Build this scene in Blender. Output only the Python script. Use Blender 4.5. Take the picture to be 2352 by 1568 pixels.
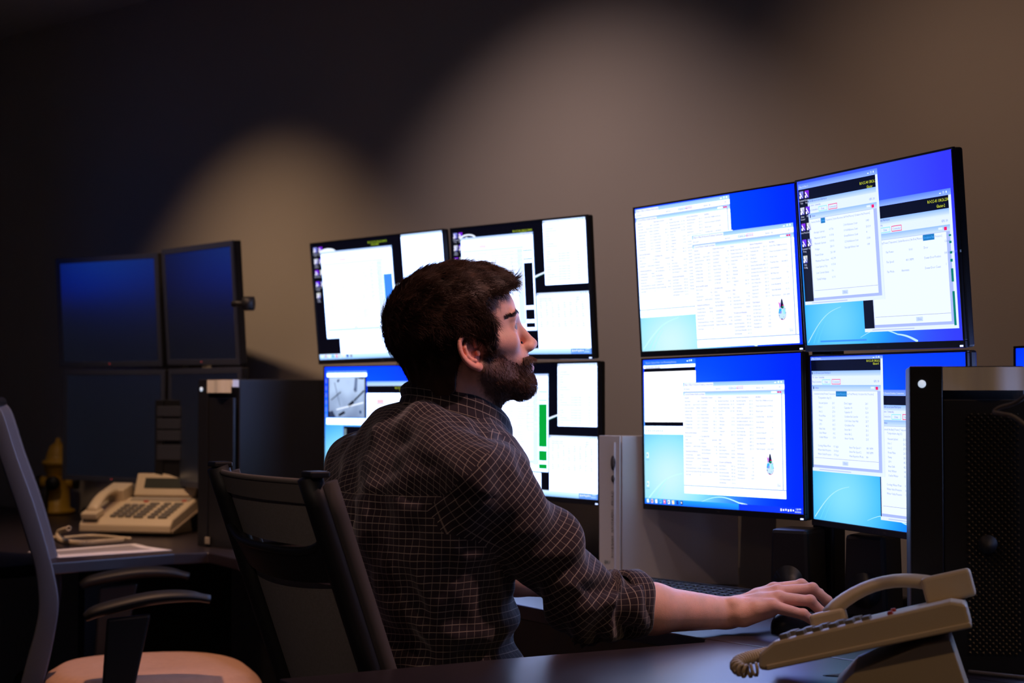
import bpy, bmesh, math, random
import numpy as np
from mathutils import Vector, Matrix, noise as mnoise
random.seed(7); np.random.seed(7)
for o in list(bpy.data.objects): bpy.data.objects.remove(o)
C = bpy.context.scene.collection
S = bpy.context.scene
PI = math.pi

# ------------------------------------------------------------------ camera
FPX = 3850.0; EYE = 1.17; PITCH = math.atan(121.0 / FPX)
cd = bpy.data.cameras.new('camera'); cam = bpy.data.objects.new('camera', cd); C.objects.link(cam)
cam.location = (0, 0, EYE); cam.rotation_euler = (PI / 2 + PITCH, 0, 0)
cd.sensor_width = 36; cd.lens = 36 * FPX / 2352; cd.clip_start = .05; cd.clip_end = 60
cd.dof.use_dof = True; cd.dof.focus_distance = 3.0; cd.dof.aperture_fstop = 4.5
S.camera = cam
# ------------------------------------------------------------------ view, world
S.view_settings.view_transform = 'Standard'
S.view_settings.look = 'None'
S.view_settings.gamma = 1
S.view_settings.use_curve_mapping = False
S.view_settings.exposure = 0.0
w = bpy.data.worlds.new('world'); S.world = w; w.use_nodes = True
w.node_tree.nodes['Background'].inputs[0].default_value = (.9, .85, 1, 1)
w.node_tree.nodes['Background'].inputs[1].default_value = 0.0006
S.cycles.max_bounces = 6

# ------------------------------------------------------------------ lights: room ceiling downlights, then four added fill lamps
CEIL = 2.56
def downlight(name, x, y, power, col, size_deg, blend, aim=(0, 0), rad=.035, z=CEIL - .03):
    ld = bpy.data.lights.new(name, 'SPOT'); ld.energy = power; ld.color = col
    ld.spot_size = math.radians(size_deg); ld.spot_blend = blend; ld.shadow_soft_size = rad
    o = bpy.data.objects.new(name, ld); C.objects.link(o); o.location = (x, y, z)
    d = Vector((aim[0], aim[1], -1)); o.rotation_euler = d.to_track_quat('-Z', 'Y').to_euler()
    return o
WARM = (1, .60, .30); PALE = (1, .80, .66)
DOWN = [  # x, y, power, colour, cone, blend, aim
    (-1.50, 4.63, 40, (1, .66, .42), 70, 1.0, (.42, .47)),
    (-.52, 3.75, 31, (1, .74, .72), 82, 1.0, (.50, .56)),
    (.38, 2.95, 15, (1, .64, .44), 86, 1.0, (.54, .60)),
    (-.95, 3.75, 74, (1, .55, .33), 84, .9, (-.02, .24)),
    (-.30, 2.30, 10, (1, .58, .42), 90, .9, (0, .25)),
    (.78, 2.50, 76, (1, .56, .50), 46, .9, (-.46, .30)),  # added lamp, brightens the face and the resting hand
    (-.9, -.1, 5, (1, .62, .40), 74, 1.0, (.25, 1.30)),  # added broad fill from beside the camera
    (-1.1, .1, 34, (1, .74, .60), 21, 1.0, (.33, 1.60)),  # added narrow fill aimed at the mesh chair back
    (1.35, 1.15, 22, (1, .62, .32), 46, .8, (-.30, .70)),  # added fill for the big tower's front and the near phone
]
for i, (x, y, p, c, sz, bl, aim) in enumerate(DOWN): downlight('downlight_or_fill', x, y, p, c, sz, bl, aim)

# ------------------------------------------------------------------ helpers
def at(u, v, Y):                       # a pixel of the photo at a depth -> a point of the place
    a, b = (u - 1176) / FPX, (784 - v) / FPX
    c, s = math.cos(PITCH), math.sin(PITCH)
    dx, dy, dz = a, c - b * s, s + b * c
    return Vector((dx / dy * Y, Y, EYE + dz / dy * Y))
def onz(u, v, z):                      # ... on the level z
    p = at(u, v, 1.0); k = (z - EYE) / (p.z - EYE)
    return Vector((p.x * k, k, z))
def tag(o, label=None, cat=None, group=None, kind=None):
    if label: o['label'] = label
    if cat: o['category'] = cat
    if group: o['group'] = group
    if kind: o['kind'] = kind
    return o
def thing(name, loc, rz, label, cat, group=None):
    o = bpy.data.objects.new(name, None); o.empty_display_size = .05; C.objects.link(o)
    o.location = loc; o.rotation_euler = (0, 0, rz)
    return tag(o, label, cat, group)
def link(name, me, m, parent=None, smooth=False):
    for mm in (m if isinstance(m, (list, tuple)) else [m]): me.materials.append(mm)
    if smooth: me.shade_smooth()
    o = bpy.data.objects.new(name, me); C.objects.link(o)
    if parent: o.parent = parent
    return o
class MB:                              # collects shapes, links them as ONE mesh object
    def __init__(s): s.v = []; s.f = []; s.sm = []
    def add(s, v, f, smooth=False, M=None):
        n = len(s.v); s.v += [tuple(M @ Vector(p)) if M else tuple(p) for p in v]
        s.f += [tuple(i + n for i in q) for q in f]; s.sm += [smooth] * len(f); return s
    def box(s, c, d, M=None, bev=0.0):
        x, y, z = [k / 2 for k in d]
        if bev <= 0:
            v = [(c[0] + a * x, c[1] + b * y, c[2] + e * z) for a in (-1, 1) for b in (-1, 1) for e in (-1, 1)]
            return s.add(v, [(0, 1, 3, 2), (4, 6, 7, 5), (0, 4, 5, 1), (2, 3, 7, 6), (0, 2, 6, 4), (1, 5, 7, 3)], False, M)
        bm = bmesh.new(); bmesh.ops.create_cube(bm, size=1)
        for q in bm.verts: q.co = Vector((q.co.x * d[0], q.co.y * d[1], q.co.z * d[2])) + Vector(c)
        bmesh.ops.bevel(bm, geom=bm.edges[:], offset=min(bev, min(d) * .49), segments=3, affect='EDGES', profile=.5)
        bm.verts.index_update()
        s.add([q.co[:] for q in bm.verts], [[q.index for q in f.verts] for f in bm.faces], False, M); bm.free(); return s
    def tube(s, pts, r, n=10, M=None, closed=False, flat=1.0):
        pts = [Vector(p) for p in pts]; rr = r if isinstance(r, (list, tuple)) else [r] * len(pts)
        v = []; f = []; N = len(pts); up = None
        for i, p in enumerate(pts):
            t = (pts[min(i + 1, N - 1)] - pts[max(i - 1, 0)]).normalized()
            if up is None: up = Vector((0, 0, 1)) if abs(t.z) < .9 else Vector((1, 0, 0))
            a = t.cross(up).normalized(); up = a.cross(t).normalized()
            for k in range(n):
                q = 2 * PI * k / n
                v.append(p + a * math.cos(q) * rr[i] + up * math.sin(q) * rr[i] * flat)
        for i in range(N - 1):
            for k in range(n): f.append((i * n + k, i * n + (k + 1) % n, (i + 1) * n + (k + 1) % n, (i + 1) * n + k))
        f.append(tuple(range(n))[::-1]); f.append(tuple((N - 1) * n + k for k in range(n)))
        return s.add(v, f, True, M)
    def lathe(s, prof, n=24, M=None):
        v = [(r * math.cos(2 * PI * k / n), r * math.sin(2 * PI * k / n), z) for r, z in prof for k in range(n)]
        f = [(i * n + k, i * n + (k + 1) % n, (i + 1) * n + (k + 1) % n, (i + 1) * n + k) for i in range(len(prof) - 1) for k in range(n)]
        f.append(tuple(range(n))[::-1]); f.append(tuple((len(prof) - 1) * n + k for k in range(n)))
        return s.add(v, f, True, M)
    def prism(s, poly, h0, h1, M=None, axis='z'):     # polygon extruded along an axis
        n = len(poly)
        P = (lambda a, b, h: (a, b, h)) if axis == 'z' else ((lambda a, b, h: (a, h, b)) if axis == 'y' else (lambda a, b, h: (h, a, b)))
        v = [P(a, b, h0) for a, b in poly] + [P(a, b, h1) for a, b in poly]
        f = [tuple(range(n)), tuple(range(2 * n - 1, n - 1, -1))] + [(i, n + i, n + (i + 1) % n, (i + 1) % n) for i in range(n)]
        return s.add(v, f, False, M)
    def grid(s, fn, nu, nv, M=None, smooth=True):
        v = [fn(i / nu, j / nv) for j in range(nv + 1) for i in range(nu + 1)]
        f = [(j * (nu + 1) + i, j * (nu + 1) + i + 1, (j + 1) * (nu + 1) + i + 1, (j + 1) * (nu + 1) + i) for j in range(nv) for i in range(nu)]
        return s.add(v, f, smooth, M)
    def mesh(s, name):
        me = bpy.data.meshes.new(name); me.from_pydata(s.v, [], s.f); me.update()
        bm = bmesh.new(); bm.from_mesh(me); bmesh.ops.recalc_face_normals(bm, faces=bm.faces[:]); bm.to_mesh(me); bm.free()
        me.polygons.foreach_set('use_smooth', s.sm); return me
    def build(s, name, m, parent=None, bev=0, M=None):
        o = link(name, s.mesh(name), m, parent)
        if bev:
            b = o.modifiers.new('bevel', 'BEVEL'); b.width = bev; b.segments = 2; b.limit_method = 'ANGLE'; b.harden_normals = False
        return o
# ------------------------------------------------------------------ materials
def mat(name, col, rough=.5, metal=0., var=0., vscale=8., bump=0., bscale=60., coat=0., emis=None, estr=1., sss=0., spec=.5, trans=0., stretch=None):
    m = bpy.data.materials.new(name); m.use_nodes = True; N = m.node_tree.nodes; L = m.node_tree.links
    p = N['Principled BSDF']; p.inputs['Base Color'].default_value = (*col, 1); p.inputs['Roughness'].default_value = rough
    p.inputs['Metallic'].default_value = metal; p.inputs['Coat Weight'].default_value = coat
    p.inputs['Specular IOR Level'].default_value = spec
    if sss: p.inputs['Subsurface Weight'].default_value = sss; p.inputs['Subsurface Radius'].default_value = (.012, .005, .003); p.inputs['Subsurface Scale'].default_value = .6
    if emis: p.inputs['Emission Color'].default_value = (*emis, 1); p.inputs['Emission Strength'].default_value = estr
    tc = N.new('ShaderNodeTexCoord'); mp = N.new('ShaderNodeMapping'); L.new(tc.outputs['Object'], mp.inputs[0])
    if stretch: mp.inputs['Scale'].default_value = stretch
    if var:
        n = N.new('ShaderNodeTexNoise'); n.inputs['Scale'].default_value = vscale; n.inputs['Detail'].default_value = 5
        r = N.new('ShaderNodeMix'); r.data_type = 'RGBA'
        r.inputs['A'].default_value = (*[c * (1 - var) for c in col], 1); r.inputs['B'].default_value = (*[min(1, c * (1 + var)) for c in col], 1)
        L.new(mp.outputs[0], n.inputs['Vector']); L.new(n.outputs[0], r.inputs['Factor']); L.new(r.outputs['Result'], p.inputs['Base Color'])
    if bump:
        n = N.new('ShaderNodeTexNoise'); n.inputs['Scale'].default_value = bscale; b = N.new('ShaderNodeBump')
        b.inputs['Strength'].default_value = bump; b.inputs['Distance'].default_value = .002
        L.new(mp.outputs[0], n.inputs['Vector']); L.new(n.outputs[0], b.inputs['Height']); L.new(b.outputs[0], p.inputs['Normal'])
    return m
m_wall = mat('wall_paint', (.52, .46, .39), .9, var=.04, vscale=3, bump=.15, bscale=250)
m_ceil = mat('ceiling_tile', (.5, .47, .43), .95, bump=.2, bscale=80)
m_floor = mat('floor_carpet', (.035, .033, .035), .95, var=.3, vscale=60, bump=.5, bscale=400)
m_desk = mat('desk_laminate', (.020, .014, .018), .36, var=.35, vscale=14, stretch=(1, 6, 1), spec=1.0)
m_black = mat('black_plastic', (.010, .010, .012), .42, bump=.1, bscale=500)
m_bezel = mat('bezel_plastic', (.012, .012, .016), .35)
m_case = mat('case_metal', (.008, .008, .010), .5, bump=.1, bscale=300)
m_satin = mat('satin_black', (.006, .006, .007), .55)
m_dark = mat('dark_mesh_fabric', (.24, .21, .19), .85, var=.25, vscale=200, bump=.4, bscale=900)
m_rail = mat('brown_fabric_band', (.17, .145, .13), .8, bump=.3, bscale=700)
m_edge = mat('fabric_edge_band', (.055, .047, .045), .85)
m_silver = mat('brushed_silver', (.85, .83, .78), .45, metal=.0, var=.1, vscale=80, stretch=(1, 1, .05))
m_beige = mat('beige_phone_plastic', (.62, .52, .36), .42, var=.03, vscale=20, bump=.06, bscale=700)
m_key = mat('grey_phone_key', (.16, .15, .13), .5)
m_lcd = mat('phone_lcd', (.05, .055, .045), .2)
m_red = mat('red_lamp', (.45, .05, .03), .4)
m_seat = mat('beige_seat_fabric', (.62, .36, .24), .85, var=.10, vscale=60, bump=.35, bscale=500)
m_back2 = mat('blue_grey_shell', (.11, .12, .16), .45, bump=.15, bscale=500)
m_white = mat('white_vinyl', (.82, .80, .80), .35, var=.04, vscale=10)
m_paper = mat('paper', (.90, .86, .88), .8)
m_print = mat('printed_grey', (.36, .33, .33), .8, var=.15, vscale=30)
m_ink = mat('dark_ink', (.05, .045, .05), .7)
m_card = mat('cream_card', (.34, .30, .24), .8, var=.08, vscale=12)
m_photo = mat('dark_photo_print', (.04, .035, .035), .5, var=.6, vscale=14)
m_green = mat('green_print', (.02, .10, .08), .7)
m_hyd = mat('yellow_enamel', (.62, .36, .03), .45, var=.12, vscale=30)
m_kbd = mat('keyboard_case', (.03, .035, .045), .35)
m_keyc = mat('keycap_plastic', (.035, .045, .06), .3)
m_led = mat('blue_led', (.1, .2, 1), .3, emis=(.45, .55, 1), estr=2.5)
m_ledr = mat('red_led', (1, .1, .1), .3, emis=(1, .08, .1), estr=.8)
m_off = mat('switched_off_panel', (.42, .50, .62), .30, metal=1.0)
m_chrome = mat('steel', (.3, .3, .32), .3, metal=1)

def attr_mat(name, attr, strength=None, rough=.5, sss=0., bump=0., bscale=100., spec=.5):
    m = bpy.data.materials.new(name); m.use_nodes = True; N = m.node_tree.nodes; L = m.node_tree.links
    a = N.new('ShaderNodeAttribute'); a.attribute_name = attr; p = N['Principled BSDF']
    if strength is not None:
        p.inputs['Base Color'].default_value = (.004, .004, .005, 1); p.inputs['Roughness'].default_value = rough
        p.inputs['Specular IOR Level'].default_value = spec
        L.new(a.outputs['Color'], p.inputs['Emission Color']); p.inputs['Emission Strength'].default_value = strength
    else:
        L.new(a.outputs['Color'], p.inputs['Base Color']); p.inputs['Roughness'].default_value = rough; p.inputs['Specular IOR Level'].default_value = spec
        if sss: p.inputs['Subsurface Weight'].default_value = sss; p.inputs['Subsurface Radius'].default_value = (.012, .005, .003); p.inputs['Subsurface Scale'].default_value = .5
        if bump:
            n = N.new('ShaderNodeTexNoise'); n.inputs['Scale'].default_value = bscale; b = N.new('ShaderNodeBump')
            b.inputs['Strength'].default_value = bump; b.inputs['Distance'].default_value = .0015
            tc = N.new('ShaderNodeTexCoord'); L.new(tc.outputs['Object'], n.inputs['Vector']); L.new(n.outputs[0], b.inputs['Height']); L.new(b.outputs[0], p.inputs['Normal'])
    return m
m_screen = attr_mat('lit_screen', 'pix', 1.0, .35, spec=.3)

# ------------------------------------------------------------------ room shell
WN = Vector((.669, .743, 0)); WO = 3.513            # back wall plane: WN . p = WO
WD = Vector((.743, -.669, 0))                        # along the wall to the right
def wallp(a, off=0.): p = WN * (WO - off) + WD * a; return p
wrot = math.atan2(WD.y, WD.x)
def slab(name, c, d, rz, m, kind='structure'):
    o = MB().box((0, 0, 0), d).build(name, m); o.location = c; o.rotation_euler = (0, 0, rz); return tag(o, kind=kind)
c = WN * (WO + .06); slab('wall_back', (c.x, c.y, CEIL / 2), (12, .12, CEIL), wrot, m_wall)
c = wallp(-6.0, 3.4) - WD * .06; slab('wall_left', (c.x, c.y, CEIL / 2), (.12, 6.9, CEIL), wrot, m_wall)
c = wallp(4.6, 3.4) + WD * .06; slab('wall_right', (c.x, c.y, CEIL / 2), (.12, 6.9, CEIL), wrot, m_wall)
c = WN * (WO - 6.86); slab('wall_front', (c.x, c.y, CEIL / 2), (12, .12, CEIL), wrot, m_wall)
c = WN * (WO - 3.4); slab('floor', (c.x, c.y, -.05), (12.2, 7.1, .1), wrot, m_floor)
slab('ceiling', (c.x, c.y, CEIL + .05), (12.2, 7.1, .1), wrot, m_ceil)
c = WN * (WO - .008); slab('baseboard_back', (c.x, c.y, .05), (10.5, .016, .1), wrot, m_black)
m_lampface = mat('downlight_lens', (.8, .7, .6), .5, emis=(1, .7, .45), estr=1.5)
wh = ['in front of the left monitors', 'in front of the middle monitors', 'over the seated person', 'over the empty chair', 'nearest to the camera position', 'added above the big foreground tower as fill for the face', 'added beside the camera position as broad fill', 'added left of the camera position as fill for the chair back', 'added right of the camera position as fill for tower and phone']
for i, (x, y, p, cc, sz, bl, aim) in enumerate(DOWN):
    t = thing('downlight_or_fill_fixture', (x, y, CEIL), 0, 'round recessed ceiling downlight ' + wh[i], 'ceiling light', 'recessed downlights in the ceiling')
    MB().lathe([(.062, -.001), (.085, -.001), (.085, -.006), (.070, -.008), (.062, -.006)], 28).build('trim_ring', m_white, t)
    MB().lathe([(.0005, -.0015), (.061, -.0015), (.061, -.003), (.0005, -.003)], 28).build('lens', m_lampface, t)

# ------------------------------------------------------------------ desks
DZ = .74
def worktop(name, pts, label, legs, th=.03):
    t = thing(name, (pts[0][0], pts[0][1], 0), 0, label, 'desk')
    o = MB().prism([(p[0] - pts[0][0], p[1] - pts[0][1]) for p in pts], DZ - th, DZ).build('tabletop', m_desk, t, bev=.003)
    for (x, y, sx, sy, r) in legs:
        M = Matrix.Translation((x - pts[0][0], y - pts[0][1], 0)) @ Matrix.Rotation(r, 4, 'Z')
        MB().box((0, 0, (DZ - th) / 2), (sx, sy, DZ - th - .002), M).build('side_panel', m_satin, t)
    return t
def xy(p): return (p.x, p.y)
e0 = onz(0, 1302, DZ); e1 = onz(400, 1271, DZ); e2 = onz(478, 1268, DZ); e3 = onz(548, 1284, DZ); e4 = onz(1175, 1385, DZ); e5 = onz(1262, 1402, DZ); e6 = onz(1622, 1466, DZ)
e7 = onz(1785, 1490, DZ); wl = wallp(-5.95, .03); wm = wallp(-2.55, .03); wr = wallp(2.3, .03)
ext = e0 + (e0 - e1) * 2.6
midw = wallp(-1.55, .03)
r1 = wrot
worktop('corner_desk', [xy(ext), xy(e0), xy(e1), xy(e2), (e3.x - .0, e3.y), (midw.x, midw.y), (wl.x, wl.y)],
        'dark wood desk on the far left under the left phone and switched-off monitors',
        [(ext.x + .35, ext.y + .45, .03, .5, r1), (midw.x - .25, midw.y - .3, .03, .7, r1), (-1.0, 4.75, .03, .5, r1)])
n67 = (e7 - e6).normalized(); far = e7 + n67 * 1.1
worktop('corner_desk', [(e3.x + .004, e3.y - .006), xy(e4), xy(e5), xy(e6), xy(e7), (far.x, far.y), (wr.x, wr.y), (midw.x + .006, midw.y - .003)],
        'long dark desk running along the wall behind the seated person, under the lit monitors',
        [(midw.x - .10, midw.y - .42, .03, .7, r1), (.62, 3.5, .03, .6, r1), (1.25, 2.95, .03, .6, r1)])
b0 = onz(640, 1558, DZ); b1 = onz(900, 1535.5, DZ); b2 = onz(1175, 1510.5, DZ); b3 = onz(1618, 1474, DZ)
g = Vector((n67.y, -n67.x, 0)); g = g if g.y < 0 else -g
k6 = e6 + g * .004; k7 = far + g * .004
nb = (b3 - b0).normalized(); pn = Vector((nb.y, -nb.x, 0))
worktop('wing_desk', [xy(b0), xy(b1), xy(b2), xy(b3), (k6.x, k6.y), (k7.x, k7.y), (far.x + .1, far.y - 1.05), (b0.x + pn.x * .72, b0.y + pn.y * .72)],
        'glossy dark desk in the foreground carrying the nearest phone',
        [(b0.x + .35, 2.2, .03, .4, 0), (1.1, 2.0, .03, .5, 0)])

# ------------------------------------------------------------------ what the screens show (coordinates 0..1 from the top left)
SW, SH = .5186, .3238
def lin(c): return tuple((x / 12.92 if x <= .04045 else ((x + .055) / 1.055) ** 2.4) for x in c)
def rgb(r, g, b, k=1.0):          # saturated blues are over-exposed in the blue channel
    c = lin((r / 255, g / 255, b / 255)); sat = max(0, (b - max(r, g)) / 255) if b > 200 else 0
    return (c[0] * k, c[1] * k, c[2] * k * (1 + 2.2 * sat))
_fonts = {}
def text_mesh(body, narrow=1.0):
    key = body
    if key in _fonts: return _fonts[key]
    cu = bpy.data.curves.new('t', 'FONT'); cu.body = body; cu.size = 1; cu.resolution_u = 1
    o = bpy.data.objects.new('t', cu); me = o.to_mesh()
    v = [(p.co.x, p.co.y) for p in me.vertices]; f = [tuple(p.vertices) for p in me.polygons]
    wd = max([p[0] for p in v] or [0]); o.to_mesh_clear(); bpy.data.objects.remove(o); bpy.data.curves.remove(cu)
    _fonts[key] = (v, f, wd); return _fonts[key]
class Scr:
    def __init__(s, W=SW, H=SH): s.back = True; s.v = []; s.f = []; s.c = []; s.W = W; s.H = H
    def P(s, a, b, l): return ((a - .5) * s.W, -l * .00012, (.5 - b) * s.H)
    def q(s, pts, cols, l):
        n = len(s.v); s.v += [s.P(a, b, l) for a, b in pts]; s.f.append(tuple(range(n, n + len(pts)))); s.c += [cols[i] if isinstance(cols[0], tuple) else cols for i in range(len(pts))]
    def r(s, a0, b0, a1, b1, col, l=1, col2=None):
        col2 = col2 or col; s.q([(a0, b1), (a1, b1), (a1, b0), (a0, b0)], [col2, col2, col, col], l)
    def wall(s, fn, a0=0, b0=0, a1=1, b1=1, nu=44, nv=30):
        for j in range(nv):
            for i in range(nu):
                A0 = a0 + (a1 - a0) * i / nu; A1 = a0 + (a1 - a0) * (i + 1) / nu; B0 = b0 + (b1 - b0) * j / nv; B1 = b0 + (b1 - b0) * (j + 1) / nv
                s.q([(A0, B1), (A1, B1), (A1, B0), (A0, B0)], [fn(A0, B1), fn(A1, B1), fn(A1, B0), fn(A0, B0)], 0)
    def line(s, pts, w0, w1, col, l=1, col1=None):
        n = len(pts)
        for i in range(n - 1):
            (a, b), (c, d) = pts[i], pts[i + 1]; ax, ay = (c - a) * s.W, (d - b) * s.H; L = math.hypot(ax, ay) or 1
            nx, ny = -ay / L, ax / L; wa = w0 + (w1 - w0) * i / (n - 1); wb = w0 + (w1 - w0) * (i + 1) / (n - 1)
            s.q([(a + nx * wa / s.W, b + ny * wa / s.H), (c + nx * wb / s.W, d + ny * wb / s.H), (c - nx * wb / s.W, d - ny * wb / s.H), (a - nx * wa / s.W, b - ny * wa / s.H)], col, l)
    def frame(s, a0, b0, a1, b1, col, l=3, t=.0009):
        u, v = t / s.W, t / s.H
        s.r(a0, b0, a1, b0 + v, col, l); s.r(a0, b1 - v, a1, b1, col, l); s.r(a0, b0, a0 + u, b1, col, l); s.r(a1 - u, b0, a1, b1, col, l)
    def text(s, a, b, body, h, col, l=3, right=False, center=False, sx=1.0, maxw=None):   # h: cap height as share of the screen
        v, f, wd = text_mesh(body); k = h * s.H / .70; kx = k * sx
        if maxw and wd * kx / s.W > maxw: kx = maxw * s.W / wd
        off = -wd * kx / s.W if right else (-wd * kx / s.W / 2 if center else 0)
        if col in (TXT, TXB, LTX) and s.back: s.r(a + off - .004, b - h * 1.5, a + off + wd * kx / s.W + .004, b + h * .55, PAGE, l - .5)
        n = len(s.v)
        for x, y in v: s.v.append(s.P(a + off + x * kx / s.W, b - y * k / s.H, l)); s.c.append(col)
        s.f += [tuple(i + n for i in q) for q in f]
    def mesh(s):
        me = bpy.data.meshes.new('screen'); me.from_pydata(s.v, [], s.f)
        at_ = me.attributes.new('pix', 'FLOAT_COLOR', 'POINT'); arr = np.ones((len(s.v), 4), np.float32); arr[:, :3] = np.array(s.c); at_.data.foreach_set('color', arr.ravel())
        me.update(); return me
def mixc(a, b, t): t = max(0, min(1, t)); return tuple(x * (1 - t) + y * t for x, y in zip(a, b))
def wallpaper(gain=1.0, glow=(.22, .92), deep=(20, 40, 232), mid=(0, 96, 255), cy=(60, 205, 255), top=(0, 62, 255), bright=(215, 255, 255), gr=.42):
    D, Mi, CY, T, BR = rgb(*deep, gain), rgb(*mid, gain), rgb(*cy, gain), rgb(*top, gain), rgb(*bright, gain)
    def fn(a, b):
        d = math.hypot((a - glow[0]) * 1.0, (b - glow[1]) * .85)
        base = mixc(T, D, (a - .45) / .5)
        k = math.exp(-(d / (gr * 1.25)) ** 2); col = mixc(base, Mi, min(1, 1.5 * k))
        k2 = math.exp(-(d / gr) ** 2.6); col = mixc(col, CY, min(1, 1.3 * k2))
        k3 = math.exp(-(d / (gr * .62)) ** 2); return mixc(col, BR, .85 * k3)
    return fn
def streaks(s, gain=1.3):
    wcol = rgb(190, 250, 255, gain); w2 = rgb(120, 235, 255, gain)
    arc = lambda x0, y0, x1, y1, bend, n=14: [((x0 + (x1 - x0) * i / n) + 0, y0 + (y1 - y0) * i / n - bend * math.sin(PI * i / n)) for i in range(n + 1)]
    s.line(arc(.01, .985, .26, .78, .045), .0012, .0003, wcol, .5)
    s.line(arc(.05, .99, .16, .82, .02), .0005, .0002, w2, .5)
    s.line(arc(.08, .99, .15, .86, .01), .0004, .0002, w2, .5)
    s.line(arc(.38, .965, .62, .955, .035), .0003, .0012, wcol, .5)
    s.line(arc(.62, .955, .74, .999, .008), .0012, .0024, rgb(200, 245, 255, gain), .5)
WHT = (2.3, 3.2, 6.4); WH2 = (1.2, 1.5, 2.4); PAGE = (1.0, 1.06, 1.4); HEADC = rgb(196, 228, 250, 1.15); BAND = rgb(186, 200, 240, 1.1)
TXT = rgb(70, 110, 190, 1.0); TXB = rgb(10, 40, 140, .9); LTX = rgb(150, 185, 225, 1.1)
BLK = rgb(3, 4, 16); NAVY = rgb(4, 8, 34)
RED = rgb(245, 30, 110, 1); CYN = rgb(90, 225, 250, 1.1); YEL = rgb(225, 235, 60, 1)
def caps(s, a, b, col, l=4, d=.018):
    s.r(a - d * 2.0, b, a - d * 1.5, b + .004, col, l); s.frame(a - d * .9, b - .006, a - d * .5, b + .004, col, l, .0004); s.line([(a, b - .006), (a + d * .35, b + .004)], .0004, .0004, col, l); s.line([(a + d * .35, b - .006), (a, b + .004)], .0004, .0004, col, l)
def emblem(s, cx, cy, w, h, l=5):     # drop-shaped crest
    out = [(cx + w * .5 * math.sin(t) * (0.18 + .82 * (1 - math.cos(t)) / 2) * 1.12, cy - h * .5 * math.cos(t)) for t in [2 * PI * i / 28 for i in range(28)]]
    cen = (cx, cy)
    sc = lambda k, dy=0: [((p[0] - cx) * k + cx, (p[1] - cy) * k + cy + dy) for p in out]
    for k, col, ll in ((1.0, rgb(225, 120, 140, .9), l), (.93, rgb(205, 240, 252, 1.0), l + .3)):
        p = sc(k)
        for i in range(28): s.q([cen, p[i], p[(i + 1) % 28]], col, ll)
    P = lambda x, y: (cx + x * w, cy + y * h)
    s.q([P(-.04, -.42), P(.05, -.42), P(.16, -.08), P(.10, .0), P(-.14, -.06)], rgb(8, 6, 46), l + .6)
    s.q([P(-.30, -.22), P(-.12, -.30), P(-.10, -.12), P(-.26, -.04)], rgb(205, 120, 225), l + .6)
    s.q([P(-.34, -.30), P(-.22, -.32), P(-.22, -.20), P(-.30, -.18)], rgb(240, 120, 190), l + .6)
    s.q([P(.03, -.16), P(.17, -.18), P(.17, -.13), P(.03, -.12)], rgb(240, 20, 110), l + .8)
    s.q([P(-.02, -.11), P(.15, -.11), P(.14, -.07), P(-.02, -.06)], rgb(0, 190, 130), l + .8)
    s.q([P(-.30, .0), P(-.05, -.03), P(-.08, .18), P(-.34, .2)], rgb(60, 190, 235), l + .6)
    s.q([P(-.22, .1), P(-.05, .1), P(-.08, .2), P(-.24, .2)], rgb(140, 160, 220), l + .8)
    s.q([P(.05, .02), P(.25, .0), P(.34, .22), P(.12, .24)], rgb(150, 225, 250, 1.2), l + .6)
    for x, y, a in ((-.33, .26, .05), (-.1, .4, .07), (.3, .16, .04), (.36, .3, .03), (-.36, .12, .04), (.1, .34, .03), (.26, -.02, .04)):
        s.q([P(x, y), P(x + a * 1.6, y + a * .5), P(x + a * 1.5, y + a * 1.1), P(x - a * .2, y + a * .7)], rgb(20, 70, 160), l + .9)
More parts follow.
